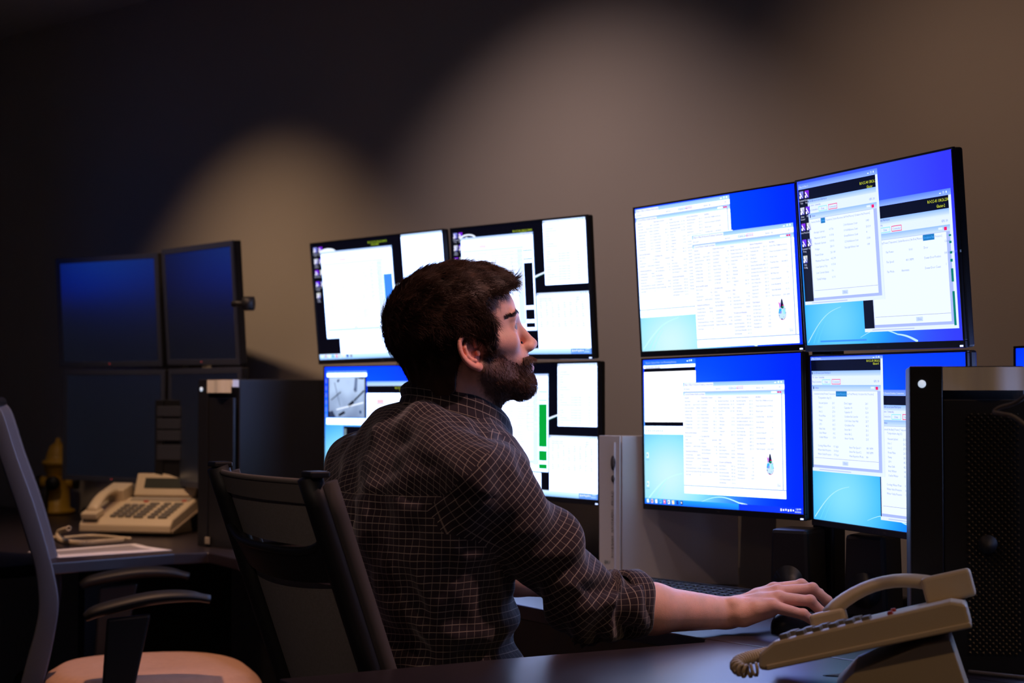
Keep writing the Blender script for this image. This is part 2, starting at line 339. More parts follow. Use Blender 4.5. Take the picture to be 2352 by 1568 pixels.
COLS = [
    [('General', 1), ('ISS Location', 'GMT'), ('Power Time', 'Day 2 11:52:11'), ('Data Control Mode', 'Off Path'), ('Cold Box Temp', '2.4  C'), ('Current Temp', '2.1  C'), ('  30 Minute Avg', '0.2  C'), ('  30 Minute Max', '2.4  C'), ('  30 Minute Min', '2.1  C'), ('  30 Minute Avg', '1.4  C'), 0, ('Errors and File System', 1), ('Error Counts', '0'), ('Status', 'Ok'), ('Fan and Cycles', '0'), ('Program ID', '0x0701 0x0702'), 0, ('Telemetry and Memory', 1), ('Downlink Status', 'Enabled'), ('Downlink Interval', '100 ms'), ('Packet Queued', '1'), ('Memory Left', '4'), ('Total Storage Memory', '1.95 GB'), ('Date Out Status', 'Unused 0.45 GB'), ('Data Usage', '1.2')],
    [('Temperature Control', 1), ('Cooler Status', 'On'), ('Cooler Model', '2'), ('Cold Head 1', '18.2  C'), ('Cold Head 2', '18.1  C'), ('Heater 1 Power', '0.2'), ('Heater 2 Power', '0.1'), ('  CO Air Inner', '18.2  C'), ('  CO Air Rear', '18.2  C'), ('  CO Air Right', '18.1  C'), ('  CO Air Left', '18.2  C'), 0, ('Circulation Fan', 1), ('Mode', 'Automatic'), ('Amplitude', '1'), ('Frequency', '71  Hz'), ('Fan Flow Mandate 1', '0.5'), ('Fan Flow Mandate 2', '0.5'), 0, ('Commanding', 1), ('Command Count', '1'), ('Command ID', '0x0202'), ('Command Status', 'Ok'), ('Payload Commanding', 'Enabled')],
    [('Power', 1), ('Baseline Power Mode', 'On   W'), ('Transient Device Level', '12.1  V'), ('Transient Power Status', 'Off'), ('Power Draw', '21.1  W'), ('Current', ''), ('    Average', '1.1  A'), ('    Maximum', '1.3  A'), ('    Minimum', '1.1  A'), ('Voltage', ''), ('    Capacitor', '28.1  V'), ('    Main', '28.1  V'), 0, ('Valve', 1), ('State', 'Closed'), ('Open Count', '12'), ('Open Duration', '0:01:02'), ('Total Open Duration', '0:01:02'), ('Open Detection', 'Enabled'), 0, ('Pressure and Humidity', 1), ('Cold Volume 1', '14.5  psi'), ('Cold Volume 2', '14.6  psi'), ('Inner Air Assembly', '14.5  psi'), ('Inner Air Assembly 2', '14.5  psi'), ('Cold Volume Humidity', '21.1  %'), ('N-2 Humidity', '21.1  %')],
    [('System Temperatures', 1), ('Heat Air Assembly', '23.1  C'), ('Condensate Hx', '21.2  C'), ('Computer', '31.2  C'), ('CPU Board', '34.2  C'), ('Power Board', '33.1  C'), ('Signal Conditioning Board', '31.2  C'), ('Circulation Fan Board', '30.1  C'), ('Circulation Fan Controller', '30.2  C'), ('Front Inlet Air', '21.2  C'), ('Front Outlet Air', '22.1  C'), ('DC-1 Water Inlet', '17.5  C'), ('Capacitor A', '24.1  C'), ('Capacitor B', '24.3  C'), ('Capacitor C', '24.5  C'), ('Front Panel', '23.1  C'), 0, ('Performance', 1), ('CO-Feb Cool. 1', '2.01'), ('CO-Feb Cool. 2', '2.1'), ('CO-Tab Coed', '2.1'), ('Hold Off Tab Cover', '1.00'), ('CO-Tab Cycle', '1.2'), ('Thermaltron C', '10.24'), ('Thermaltron D', '10.21')],
    [('Ancillary', 1), ('Power Time  Mode', 'Science In Loop'), 0, ('Power Loss Duration', '0:07:08.12'), 0, ('Model Count', '100'), 0, ('Total Run Time', '40:17:42:31'), 0, ('Sensor Number', '1'), 0, ('SRC Data Sent', 'On'), 0, ('Console Display ID', '1'), 0, ('Lower Bandwidth', '0.1  %'), 0, ('Upper Bandwidth', '0.1  %'), 0, ('Fault Out Speed', '2100   RPM')]]
def data_window(s, a0, b0, a1, b1, l, title, rowh, colx, tscale, emb=True, top=True, inner=(0.02, .055, .93)):
    """the big table window; inner = toolbar, header band, bottom as shares"""
    H = b1 - b0; W = a1 - a0
    s.r(a0, b0, a1, b0 + .028, rgb(150, 205, 255, .95), l, rgb(190, 225, 255, 1.1))
    s.text(a0 + .012, b0 + .020, title, .011, TXB, l + 2, maxw=.22)
    caps(s, a1 - .02, b0 + .012, WHT, l + 1)
    s.r(a0, b0 + .028, a1, b0 + .058, WHT, l)
    s.text(a0 + .006, b0 + .048, 'File  Session', .009, TXT, l + 2); s.text(a0 + .34 * W, b0 + .050, 'Link  Port', .009, TXT, l + 2); s.text(a0 + .42 * W + .03, b0 + .048, '~ Ping Connections', .009, TXT, l + 2)
    g = a0 + W * .455 + .012; s.frame(g, b0 + .032, g + .041, b0 + .054, CYN, l + 2); s.text(g + .02, b0 + .047, 'Data', .009, TXT, l + 2, center=True)
    s.frame(g + .049, b0 + .030, g + .091, b0 + .053, RED, l + 2, .0011); s.text(g + .07, b0 + .046, 'Command', .009, TXT, l + 2, center=True, maxw=.036)
    s.text(a0 + W * .74, b0 + .050, 'Errors :  0k', .010, TXT, l + 2); s.text(a1 - .03, b0 + .046, 'ISS', .009, TXT, l + 2)
    s.r(a0, b0 + .058, a1, b0 + .066, BAND, l); s.r(a0, b0 + .066, a1, b0 + .092, rgb(150, 205, 245, 1.0), l, rgb(205, 232, 252, 1.3))
    s.text(a0 + .014, b0 + .084, 'Console Monitor Health and Status', .010, TXB, l + 2, maxw=.14)
    s.r(a1 - .040, b0 + .070, a1 - .030, b0 + .080, RED, l + 2); s.r(a1 - .028, b0 + .070, a1 - .018, b0 + .080, RED, l + 2); s.r(a1 - .075, b0 + .070, a1 - .045, b0 + .079, WHT, l + 2)
    s.r(a0, b0 + .092, a1, b1, WHT, l)
    s.r(a0, b1 - .058, a1, b1 - .048, BAND, l + 1); s.r(a1 - .020, b0 + .062, a1 - .012, b1 - .05, BAND, l + 1)
    s.r(a0 + .02, b1 - .012, a1 - .02, b1 - .009, LTX, l + 1)
    for x, colm in zip(colx, COLS):
        y = b0 + .108
        if x > a1 - .02: continue
        for row in colm:
            if row == 0: y += rowh * .55; continue
            if row[1] == 1: s.text(x, y, row[0], .0095, TXB, l + 2, maxw=.095); y += rowh * 1.05; continue
            s.text(x, y, row[0], .0085, TXT, l + 2, maxw=.078)
            if row[1]: s.text(x + .100, y, row[1], .0085, TXT, l + 2, right=True, maxw=.05)
            y += rowh
    s.frame(a1 - .057, b1 - .095, a1 - .022, b1 - .072, LTX, l + 2); s.text(a1 - .04, b1 - .079, 'Close', .009, TXT, l + 2, center=True)
    if emb: emblem(s, a0 + W * .858, b0 + H * .708, .060, .145, l + 2)
def taskbar(s, l=2, dark=True, tray=True, apps=True, b=.962):
    if dark: s.r(0, b, 1, 1, rgb(40, 170, 245, 1), l, rgb(20, 120, 240, 1)); s.r(.62, b, 1, 1, rgb(16, 60, 205, 1), l + .5)
    else: s.r(0, b, 1, 1, rgb(205, 235, 255, 1.5), l, rgb(150, 205, 245, 1.1))
    if apps:
        for i, c in enumerate([(220, 240, 255), (235, 190, 170), (245, 250, 220), (110, 200, 250), (235, 60, 60), (245, 250, 255), (240, 220, 130), (20, 50, 160), (20, 20, 40)]):
            x = .012 + i * .029
            s.q([(x, b + .006), (x + .016, b + .004), (x + .018, b + .030), (x + .003, b + .032)], rgb(*c, 1.2), l + 1)
            s.q([(x + .004, b + .012), (x + .010, b + .010), (x + .012, b + .024), (x + .005, b + .022)], rgb(40, 90, 190) if i % 2 else rgb(245, 250, 255, 1.2), l + 2)
    if tray:
        for i in range(6): s.r(.868 + i * .014, b + .011 + (i % 2) * .002, .876 + i * .014, b + .027 - (i % 3) * .002, rgb(235, 245, 255, 1.2), l + 1)
        s.text(.985, b + .015, '1:28 PM', .011, WH2, l + 1, right=True, maxw=.03); s.text(.985, b + .032, '5/31/2013', .011, WH2, l + 1, right=True, maxw=.034)
def icons(s, l, cols=((.010, .009), (.058, .008)), y0=.065, gain=1.0, n=(4, 4)):
    names = (('Command\nPost', 'Status\nControl', 'Source Proxy', 'Command\nProxy', 'MSC\nConfig'), ('Ancient\nPatron', 'MSC', 'Sensors', 'Client'))
    pal = [(150, 160, 215), (235, 240, 250), (150, 40, 215), (130, 50, 225), (240, 245, 235)]
    for c, (x, _) in enumerate(cols):
        for i in range(n[c] + (1 if c == 0 else 0)):
            y = y0 + i * .098; p = pal[(i + c * 2) % 5]
            s.r(x, y, x + .030, y + .045, rgb(*p, gain * .9), l, rgb(60, 50, 190, gain)); s.line([(x + .004, y + .010), (x + .022, y + .040)], .0016, .0006, rgb(250, 250, 255, 1.3 * gain), l + 1)
            s.r(x, y + .028, x + .010, y + .043, rgb(250, 250, 255, gain * 1.2), l + 1)
            for k, t in enumerate(names[c][i % len(names[c])].split('\n')): s.text(x + .014, y + .062 + k * .016, t, .011, rgb(225, 230, 250, gain), l + 1, center=True, maxw=.044)
    return s
def readout(s, a0, b0, a1, b1, l, title, ip, name, ban, active, tabs_y, rows, base, mono=False, black_left=.065, closex=.5):
    """remote desktop window: dark banner, panel with tabs and readings"""
    G = base
    WB = rgb(222, 236, 255, G); HB = rgb(150, 195, 240, G * .9)
    th = .018 if mono else .034
    s.r(a0, b0, a1, b0 + th, rgb(90, 130, 235, G * .95), l, rgb(140, 175, 245, G)); s.text(a0 + .01, b0 + th * .72, title, .011, rgb(235, 245, 255), l + 1, maxw=.20)
    caps(s, a1 - .028, b0 + th * .5, WH2, l + 1)
    s.r(a0, b0 + th, a1, b1, NAVY, l)
    s.r(a1 - .015, b0 + th, a1, b1, WB, l + 1); s.r(a0, b1 - .020, a1, b1, WB, l + 1)
    s.r(a0 + .05, b1 - .013, a0 + (a1 - a0) * .55, b1 - .008, rgb(190, 205, 230), l + 2)
    tsz = .0135 if mono else .0165
    s.text(a1 - .018 + (-.002 if mono else .006), ban[0], ip, tsz, YEL, l + 1, right=True, sx=.92, maxw=.135); s.text(a1 - .018 - (.008 if mono else .018), ban[1], name, tsz, YEL, l + 1, right=True, sx=.9)
    p0 = a0 + black_left; py = tabs_y
    s.r(p0, py, a1 - .015, py + .040, HB, l + 1, rgb(215, 232, 250, G)); s.text(p0 + .012, py + .017, 'GLACIER General System Multi-Payload', .012, TXB, l + 2, maxw=.125)
    s.r(p0 + .002, py + .006, p0 + .008, py + .020, rgb(10, 30, 110), l + 2)
    s.r(p0, py + .030, a1 - .015, b1 - .020, WB, l + 1); s.text(p0 + .006, py + .043, 'File   Session   Commanding', .0105, TXB, l + 2, maxw=.085)
    s.text(p0 + .004, py + .071, 'Ping Connection:', .011, TXT, l + 2, maxw=.07)
    s.frame(p0 + .077, py + .052, p0 + .137, py + .082, CYN, l + 2, .001); s.text(p0 + .106, py + .073, 'Data', .012, TXT, l + 2, center=True)
    s.frame(p0 + .146, py + .050, p0 + .208, py + .082, RED, l + 2, .0013); s.text(p0 + .177, py + .072, 'Connected', .012, TXT, l + 2, center=True, maxw=.05)
    s.text(a1 - .025, py + .070, 'GPS: 30', .013, TXT, l + 2, right=True, maxw=.04)
    q0, q1, qy = p0 + .004, a1 - .037, py + .090
    s.r(q0 - .004, qy - .004, q1 + .022, qy + .030, HB, l + 2, rgb(205, 226, 250, G)); s.text(q0 + .02, qy + .018, 'Status', .012, TXB, l + 3); s.r(q0 + .006, qy + .004, q0 + .012, qy + .022, rgb(10, 30, 110), l + 3)
    s.r(q1 - .012, qy + .006, q1 + .004, qy + .024, RED, l + 3); s.r(q1 - .044, qy + .006, q1 - .020, qy + .018, WB, l + 3)
    s.r(q0, qy + .030, q1, b1 - .036, rgb(232, 243, 255, G), l + 2); s.frame(q0, qy + .030, q1, b1 - .036, rgb(150, 170, 215), l + 3, .0006)
    s.r(q1, qy + .030, q1 + .020, b1 - .022, rgb(180, 198, 235, G * .85), l + 2); s.r(q0 - .004, b1 - .036, q1 + .020, b1 - .022, rgb(180, 198, 235, G * .85), l + 2)
    tx = q0 + .008; ty = qy + .055; TT = rgb(120, 145, 195)
    sc = (q1 - q0 - .03) / .43
    for i, (t, wd) in enumerate((('Overview', .040), ('Ancillary', .036), ('Power', .032), ('Temperatures', .052), ('System Resources', .078), ('Air Flow', .036), ('Memory', .036), ('Circulation Fan', .066), ('Pressures', .042))):
        wd = wd * sc
        if i == active: s.r(tx, ty - .022, tx + wd, ty + .010, rgb(30, 125, 200), l + 3); s.text(tx + wd / 2, ty, t, .013, rgb(90, 190, 240), l + 4, center=True, maxw=wd * .9)
        else: s.text(tx + wd / 2, ty, t, .012, TT, l + 3, center=True, maxw=wd * .88); s.r(tx + wd - .0008, ty - .014, tx + wd, ty + .004, TT, l + 3)
        tx += wd + .001
    for x, y, t in rows: s.text(x, y, t, .0125, TT, l + 3, maxw=.095)
    yb = b1 - .083; s.r(q0 + .008, yb, q1 - .002, yb + .0016, rgb(110, 120, 180), l + 3)
    cx_ = q0 + (q1 - q0) * closex; s.r(cx_ - .020, yb + .012, cx_ + .020, yb + .036, rgb(205, 225, 248), l + 3); s.text(cx_, yb + .029, 'Close', .012, TT, l + 4, center=True)

def scr_R_UL():
    s = Scr(); s.wall(wallpaper(1.0, glow=(.20, .95), cy=(130, 235, 255), bright=(225, 255, 255), gr=.36, top=(0, 80, 255), deep=(0, 45, 250))); streaks(s)
    data_window(s, .002, .005, .62, .765, 1, 'Main 1: Max 10: Remote Monitoring', .0205, [.015, .122, .232, .345, .46], 1, emb=False)
    s.r(.35, .235, .63, .262, rgb(228, 245, 255, 1.6), 5)
    data_window(s, .374, .240, .982, .992, 6, 'Main 1: Max 10: Remote Desktop Connection', .0226, [.384, .500, .612, .728, .842], 1)
    return s
def scr_R_LL():
    s = Scr(); s.wall(wallpaper(1.0, glow=(.17, .80), cy=(95, 225, 255), bright=(222, 255, 255), gr=.36, top=(0, 70, 255), deep=(0, 38, 246))); streaks(s)
    s.r(.003, .004, .359, .040, rgb(40, 120, 250), 1); s.text(.02, .026, 'Remote Camera View - Live Monitoring Remote', .012, rgb(190, 225, 255), 3, maxw=.23); caps(s, .33, .016, WHT, 2, .014)
    s.r(.004, .038, .357, .059, WHT, 1); s.text(.02, .054, 'File  View  Audio  Tools  Help', .009, TXT, 2)
    s.r(.005, .059, .357, .084, BLK, 1); s.r(.006, .084, .359, .432, rgb(243, 246, 250, 2.0), 1); s.r(.006, .432, .28, .460, BLK, 2); s.r(.004, .460, .28, .516, WHT, 1)
    for i in range(9): s.r(.012 + i * .014, .486, .020 + i * .014, .500, TXT, 3)
    data_window(s, .274, .165, .903, .912, 4, 'Main 1: Max 10: Remote Desktop Connection', .0222, [.285, .392, .503, .617, .735], 1)
    for y in (.645, .845): s.r(.016, y, .030, y + .036, rgb(235, 250, 255, 1.3), 2); s.r(.019, y + .008, .025, y + .028, rgb(70, 180, 230), 3); s.text(.022, y + .052, 'Recycle', .009, rgb(60, 140, 200), 3, center=True)
    taskbar(s); return s
def scr_R_UR():
    s = Scr(); s.back = False; s.wall(wallpaper(.86, glow=(.22, .86), deep=(58, 62, 232), mid=(10, 120, 250), cy=(0, 190, 250), bright=(130, 235, 255), top=(70, 100, 238), gr=.34)); streaks(s, .95)
    rows = [(.58, .500, 'Fan Power'), (.72, .500, '10.01'), (.81, .500, 'Door'), (.93, .478, 'Closed'), (.58, .555, 'Fan Speed'), (.70, .555, '4011 RPM'), (.81, .555, 'Dewar Door Position'), (.925, .540, '0.80101 LEAKOUT_CSS'), (.58, .61, 'Fan Mode'), (.67, .61, 'Automatic'), (.81, .61, 'Dewar Door Count'), (.93, .60, '1')]
    readout(s, .413, .199, .981, .936, 1, 'Main 2', 'ROCC-41 138.26.238.', 'Glacier-2', (.262, .292), 7, .302, rows, 1.12, closex=.60)
    for b0, b1, g in ((.40, .44, 0), (.44, .45, 1), (.475, .487, 1), (.53, .542, 1), (.57, .585, 1), (.62, .69, 1), (.74, .92, 1)):
        if g: s.r(.957, b0, .970, b1, rgb(0, 130, 120), 6)
    rows = [(.105, .328, 'Average Current'), (.215, .322, '0.17 A'), (.105, .362, 'Maximum Current'), (.215, .357, '0.13 A'), (.105, .396, 'Minimum Current'), (.215, .391, '0.09 A'), (.105, .430, 'Voltage'), (.215, .424, '28.0 V'), (.105, .464, 'Power Draw'), (.215, .459, '26.1 W'), (.105, .500, 'Maximum Power Draw'), (.215, .495, '66.2 W'), (.105, .536, 'Low Current Trip'), (.215, .531, '0.15 A'), (.105, .572, 'Low Current Status'), (.215, .567, 'On'), (.105, .610, 'Tarball Voltage'), (.215, .606, '0.1 V'),
            (.315, .310, '2 Volt Reference Count'), (.465, .305, '1043'), (.315, .342, '10 Volt Reference Count'), (.465, .340, '5013.9'), (.315, .374, 'Ground Reference Count'), (.465, .370, '4'), (.315, .408, '1.25 Volt Reference Count'), (.465, .405, '13.40'), (.315, .442, 'Data Logger Reference Count'), (.465, .440, '0.89')]
    readout(s, .008, .016, .558, .754, 6, 'Main 10: Max 11', 'ROCC-40 138.26.2', 'Glacier', (.092, .118), 2, .119, rows, 1.12, closex=.5)
    icons(s, 8, cols=((.016, 0), (.056, 0)), y0=.062)
    s.r(.10, .975, .42, .985, rgb(60, 150, 245), 1)
    return s
def scr_R_LR():
    s = Scr(); s.back = False; s.wall(wallpaper(.95, glow=(.22, .84), deep=(0, 60, 250), mid=(0, 140, 252), cy=(0, 190, 252), bright=(150, 240, 255), top=(0, 60, 250), gr=.36)); streaks(s, 1.0)
    left = ['Vacuum Jacket', 'Hot 1', 'Hot 2', 'Front Plate', 'Pump', 'CPU', 'Heat Sink', 'Inlet Water', 'Outlet Water']; lv = ['20.1', '26.2', '27.4', '20.5', '20.5', '41.5', '42.5', '14.2', '15.4']
    right = ['Data Logger', 'Capacitor A', 'Capacitor B', 'Circulation Fan Controller', 'Cold Volume Outer Wall', 'Circulation Fan', 'Inner Air 1', 'Inner Air 2', 'Inner Out Air']; rv = ['24.1', '32.1', '32.4', '41.1', '25.7', '40.5', '20.1', '22.1', '23.5']
    def R(ox, oy):
        r = [(ox + .055, oy, 'Temperature deg (C)')]
        for i in range(9):
            y = oy + .032 + i * .0261; r += [(ox + .057, y, left[i]), (ox + .155, y, lv[i]), (ox + .24, y, right[i]), (ox + .385, y, rv[i])]
        for i, (a, b, c, d) in enumerate((('Cooling Water Flow', '0.1 kg/s', 'Inner Fan Speed 1', '1811 RPM'), ('Water Inlet Pressure', '16.4 psi', 'Inner Fan Speed 2', '1805 RPM'), ('Water Outlet Pressure', '17.4 psi', 'Heat Rejection Mode', 'Air'))):
            y = oy + .293 + i * .0256; r += [(ox + .045, y, a), (ox + .16, y, b), (ox + .27, y, c), (ox + .385, y, d)]
        return r
    readout(s, .470, .201, .995, .950, 1, 'Max 10: Remote Desktop Connection', 'ROCC-34', 'Glacier-4', (.262, .280), 4, .288, R(.468, .455), 1.12, black_left=.006, closex=.45)
    readout(s, .003, .003, .505, .702, 6, 'Max 10: Remote', 'ROCC-33 138.26.2', 'Glacier-3', (.039, .056), 4, .088, R(0, .257), 1.12, mono=True, black_left=.006, closex=.5)
    return s
def control_panel(s, side, greenish=False, left_edge=None, k=1.0):
    """black desktop with the tall white console window of the middle screens"""
    s.r(0, 0, 1, 1, BLK, 0); icons(s, 1, cols=((.014, 0), (.056, 0)), y0=.03, n=(4, 4))
    cxx, cyy = .128, .083
    for i in range(14):
        t0, t1 = PI * i / 14, PI * (i + 1) / 14
        s.q([(cxx + .065 * math.cos(t0), cyy - .035 * math.sin(t0)), (cxx + .065 * math.cos(t1), cyy - .035 * math.sin(t1)), (cxx + .05 * math.cos(t1), cyy - .024 * math.sin(t1)), (cxx + .05 * math.cos(t0), cyy - .024 * math.sin(t0))], rgb(235, 245, 255, 1.3), 2)
    s.q([(.100, .082), (.115, .068), (.150, .082)], rgb(235, 245, 255, 1.3), 2)
    if not greenish and side == 'L':
        for i in range(14):
            t0, t1 = PI * i / 14, PI * (i + 1) / 14
            s.q([(cxx + .05 * math.cos(t0), cyy - .024 * math.sin(t0)), (cxx + .05 * math.cos(t1), cyy - .024 * math.sin(t1)), (cxx, cyy)], rgb(235, 245, 255, 1.3), 2)
    W = WHT
    a0, a1, b0, b1 = .072, .622, .076, .822
    s.r(a0, b0, a1, b0 + .022, rgb(215, 232, 250, 1.1), 3); caps(s, a1 - .03, b0 + .012, rgb(230, 150, 190), 5)
    s.r(a0, b0 + .022, a1, b1, W, 3); s.frame(a0, b0, a1 + .004, b1, rgb(150, 205, 250), 4, .0012)
    s.frame(.155, .145, .205, .168, rgb(190, 240, 245, 1.3), 5); s.frame(.215, .142, .270, .168, rgb(250, 150, 180, 1.2), 5); s.r(.216, .144, .269, .166, rgb(250, 215, 230, 1.3), 4)
    s.r(a0 + .01, .176, .548, .198, rgb(190, 225, 245, 1.2), 4, rgb(225, 240, 252, 1.5)); s.r(.50, .198, .545, b1 - .05, rgb(205, 222, 245, 1.35), 4)
    s.r(a0 + .01, .735, .548, .762, rgb(200, 222, 240, 1.3), 4); s.text(.30, .73, 'Close', .010, LTX, 5)
    for i, cx_ in enumerate((.10, .20, .305, .385, .455)):
        s.text(cx_, .215, COLS[i][0][0], .009, LTX, 5, maxw=.07)
        y = .238
        for row in COLS[i][1:]:
            if row == 0: y += .012; continue
            if y > .72: break
            s.text(cx_, y, row[0], .0085, LTX, 5, maxw=.055)
            if row[1] != 1 and row[1]: s.text(cx_ + .082, y, row[1], .0085, LTX, 5, right=True, maxw=.03)
            y += .0185
    strip = rgb(0, 170, 60, 1) if greenish else (rgb(70, 150, 225, 1) if side == 'L' else BLK)
    x0, x1 = .548, .614
    s.r(x0, .178, x1, .798 if side != 'L' or greenish else .60, strip, 4)
    if side == 'L': s.r(x0, .178, x1, .285, rgb(110, 165, 235), 4.5)
    for b, h in ((.181, .027), (.218, .024), (.248, .024), (.282, .024)): s.r(x0 + .003, b, x1 - .003, b + h, W, 6); s.r(x0 + .02, b + h * .35, x1 - .02, b + h * .55, LTX, 7)
    if side == 'R' or greenish:
        s.r(x0 + .002, .632, x1 - .002, .660, W, 6); s.r(x0 + .002, .737, x0 + .030, .762, W, 6); s.r(x0 + .033, .737, x1 - .002, .762, W, 6)
    s.r(.632, .825, .632 + .001, .955, BLK, 4)
    # swoosh
    s.line([(.622, .418), (.66, .402), (.705, .385)], .0024, .0018, rgb(225, 240, 255, 1.3), 2); s.line([(.622, .426), (.66, .410), (.705, .391)], .0016, .0008, rgb(0, 110, 100), 1)
def list_window(s, a0, b0, a1, b1, l=6):
    s.r(a0, b0, a1, b0 + .022, rgb(196, 226, 250, 1.2), l, rgb(225, 240, 255, 1.6)); s.r(a0 + .006, b0 + .007, a0 + .012, b0 + .017, rgb(20, 70, 210), l + 1); s.text(a0 + .018, b0 + .017, 'Mission Planning Timeline Viewer', .009, LTX, l + 1)
    s.r(a0, b0 + .022, a1, b1, WHT, l); caps(s, a1 - .02, b0 + .012, TXT, l + 1)
def right_pair(s, top=True):
    list_window(s, .700, .003, .995, .470 if not top else .484)
    y = .05
    for i in range(21):
        y += .019
        if i in (8, 14): s.r(.712, y - .006, .985, y - .004, LTX, 7); continue
        s.text(.715, y, ['Console Manager', 'File  Edit  View  Window', 'Timeline', 'Summary', 'Crew Day', 'Events'][i % 6], .009, LTX, 7)
        if i > 9: s.text(.80, y, 'Start   Duration   Target', .009, LTX, 7); s.text(.93, y, '12:10', .009, LTX, 7)
    list_window(s, .633, .541, .997, .958)
    y = .57
    for i in range(13):
        y += .0175
        if i in (0, 1): s.text(.65, y, 'Health and Status    Display', .009, LTX, 7); s.text(.91, y, 'Elapsed', .009, LTX, 7); continue
        if i == 9: s.r(.65, y, .98, y + .002, rgb(170, 190, 220), 7); continue
        for k in range(8): s.text(.652 + k * .042, y, ['Packet', 'ID', '0x42', 'Name'][(k + i) % 4], .0085, LTX, 7, maxw=.03)
    s.r(.645, .625, .646, .72, LTX, 7); s.r(.985, .625, .986, .72, LTX, 7)
def scr_M_UL():
    s = Scr(); control_panel(s, 'L'); s.r(.700, .001, .995, .64, WHT, 4); s.r(.700, .001, .995, .02, rgb(196, 226, 250, 1.2), 5)
    for y in (.14, .16, .30): s.r(.72, y, .98, y + .0015, LTX, 6)
    s.r(.175, .800, .592, .955, WHT, 4)
    for i in range(9): s.r(.24 + i * .038, .810, .242 + i * .038, .950, LTX, 5)
    s.text(.52, .042, 'ROCC-70 138.26.238.92', .016, rgb(190, 225, 50), 3, center=True, maxw=.15); s.text(.50, .062, 'GLACIER1', .016, rgb(190, 225, 50), 3, center=True)
    taskbar(s, 4, dark=False, tray=False, b=.955); return s
def scr_M_UR():
    s = Scr(); control_panel(s, 'R'); right_pair(s, True)
    s.text(.548, .068, 'ROCC-80 138.26.238.81', .016, rgb(200, 225, 60), 3, center=True, maxw=.15); s.text(.553, .084, 'MERLIN', .015, rgb(200, 225, 60), 3, center=True)
    s.r(.02, .825, .577, .958, BLK, 5)
    taskbar(s, 7, dark=False, apps=False, b=.958); s.r(.86, .960, 1, 1, rgb(110, 170, 235), 7.5); return s
def scr_M_LL():
    s = Scr(); s.wall(wallpaper(1.0, glow=(.2, .9), cy=(40, 205, 255), gr=.42, top=(0, 70, 255)))
    s.r(.016, .034, .324, .052, rgb(120, 170, 250), 1); s.r(.016, .052, .324, .082, WHT, 1); s.r(.020, .082, .322, .428, BLK, 1)
    bg = rgb(190, 215, 238, .9); x0, x1 = .032, .308
    s.wall(lambda a, b: mixc(rgb(200, 225, 245, .95), rgb(120, 140, 190, .7), (b - .15) * 2.6 + .35 * mnoise.noise((a * 14, b * 9, 0))), x0, .086, x1, .425, 26, 22)
    for q in range(26 * 22 * 4): s.v[-1 - q] = (s.v[-1 - q][0], -2 * .00012, s.v[-1 - q][2])
    K = rgb(18, 24, 42)
    s.q([(.235, .09), (.255, .09), (.25, .21), (.225, .20)], rgb(110, 130, 170), 3); s.q([(.225, .19), (.242, .17), (.238, .22)], K, 3)
    s.line([(.048, .28), (.125, .21)], .0012, .0016, K, 3); s.line([(.075, .13), (.12, .33)], .0012, .0008, rgb(70, 90, 130), 3)
    s.line([(.185, .33), (.225, .29)], .0050, .0042, K, 3); s.line([(.228, .285), (.305, .20)], .0026, .0024, K, 3); s.q([(.255, .09), (.308, .09), (.30, .105), (.262, .10)], K, 3)
    s.q([(.032, .38), (.06, .37), (.085, .425), (.032, .425)], rgb(50, 60, 90), 3); s.q([(.105, .40), (.15, .37), (.16, .39), (.11, .42)], K, 3); s.q([(.268, .37), (.282, .365), (.284, .39), (.272, .395)], rgb(20, 60, 110), 3)
    s.q([(.095, .11), (.115, .10), (.11, .125), (.098, .13)], rgb(40, 60, 110), 3); s.line([(.09, .36), (.30, .30)], .0016, .002, rgb(235, 245, 255, 1.2), 3)
    s.r(.012, .434, .326, .486, WHT, 3)
    for i in range(8): s.r(.03 + i * .017, .456, .040 + i * .017, .470, TXT, 4)
    s.r(.326, .125, .80, .160, rgb(150, 205, 245, 1), 3, rgb(200, 228, 250, 1.1)); s.r(.326, .160, .80, .222, BLK, 3); s.text(.60, .186, 'ROCC-67 138.26.238', .016, YEL, 4, center=True, maxw=.15); s.text(.60, .206, 'MERLIN2', .016, YEL, 4, center=True)
    s.r(.326, .222, .80, .500, WHT, 3); s.r(.34, .305, .62, .318, HEADC, 4); s.r(.40, .27, .455, .305, rgb(250, 190, 205, 1.3), 4)
    s.r(.145, .500, .80, .95, BLK, 2); s.r(.150, .52, .168, .60, rgb(120, 140, 150), 3)
    for i in range(6): s.r(.006, .10 + i * .06, .013, .135 + i * .06, rgb(120, 150, 255), 2)
    return s
def scr_M_LR():
    s = Scr(); control_panel(s, 'R', greenish=True); right_pair(s, False)
    s.text(.45, .082, 'ROCC-84', .022, rgb(90, 215, 90), 3, right=True); s.r(.425, .062, .452, .085, rgb(80, 220, 90), 3)
    s.r(.02, .830, .565, .955, WHT, 3)
    taskbar(s, 7, dark=False, apps=False, b=.958); s.r(.86, .960, 1, 1, rgb(110, 170, 235), 7.5); return s

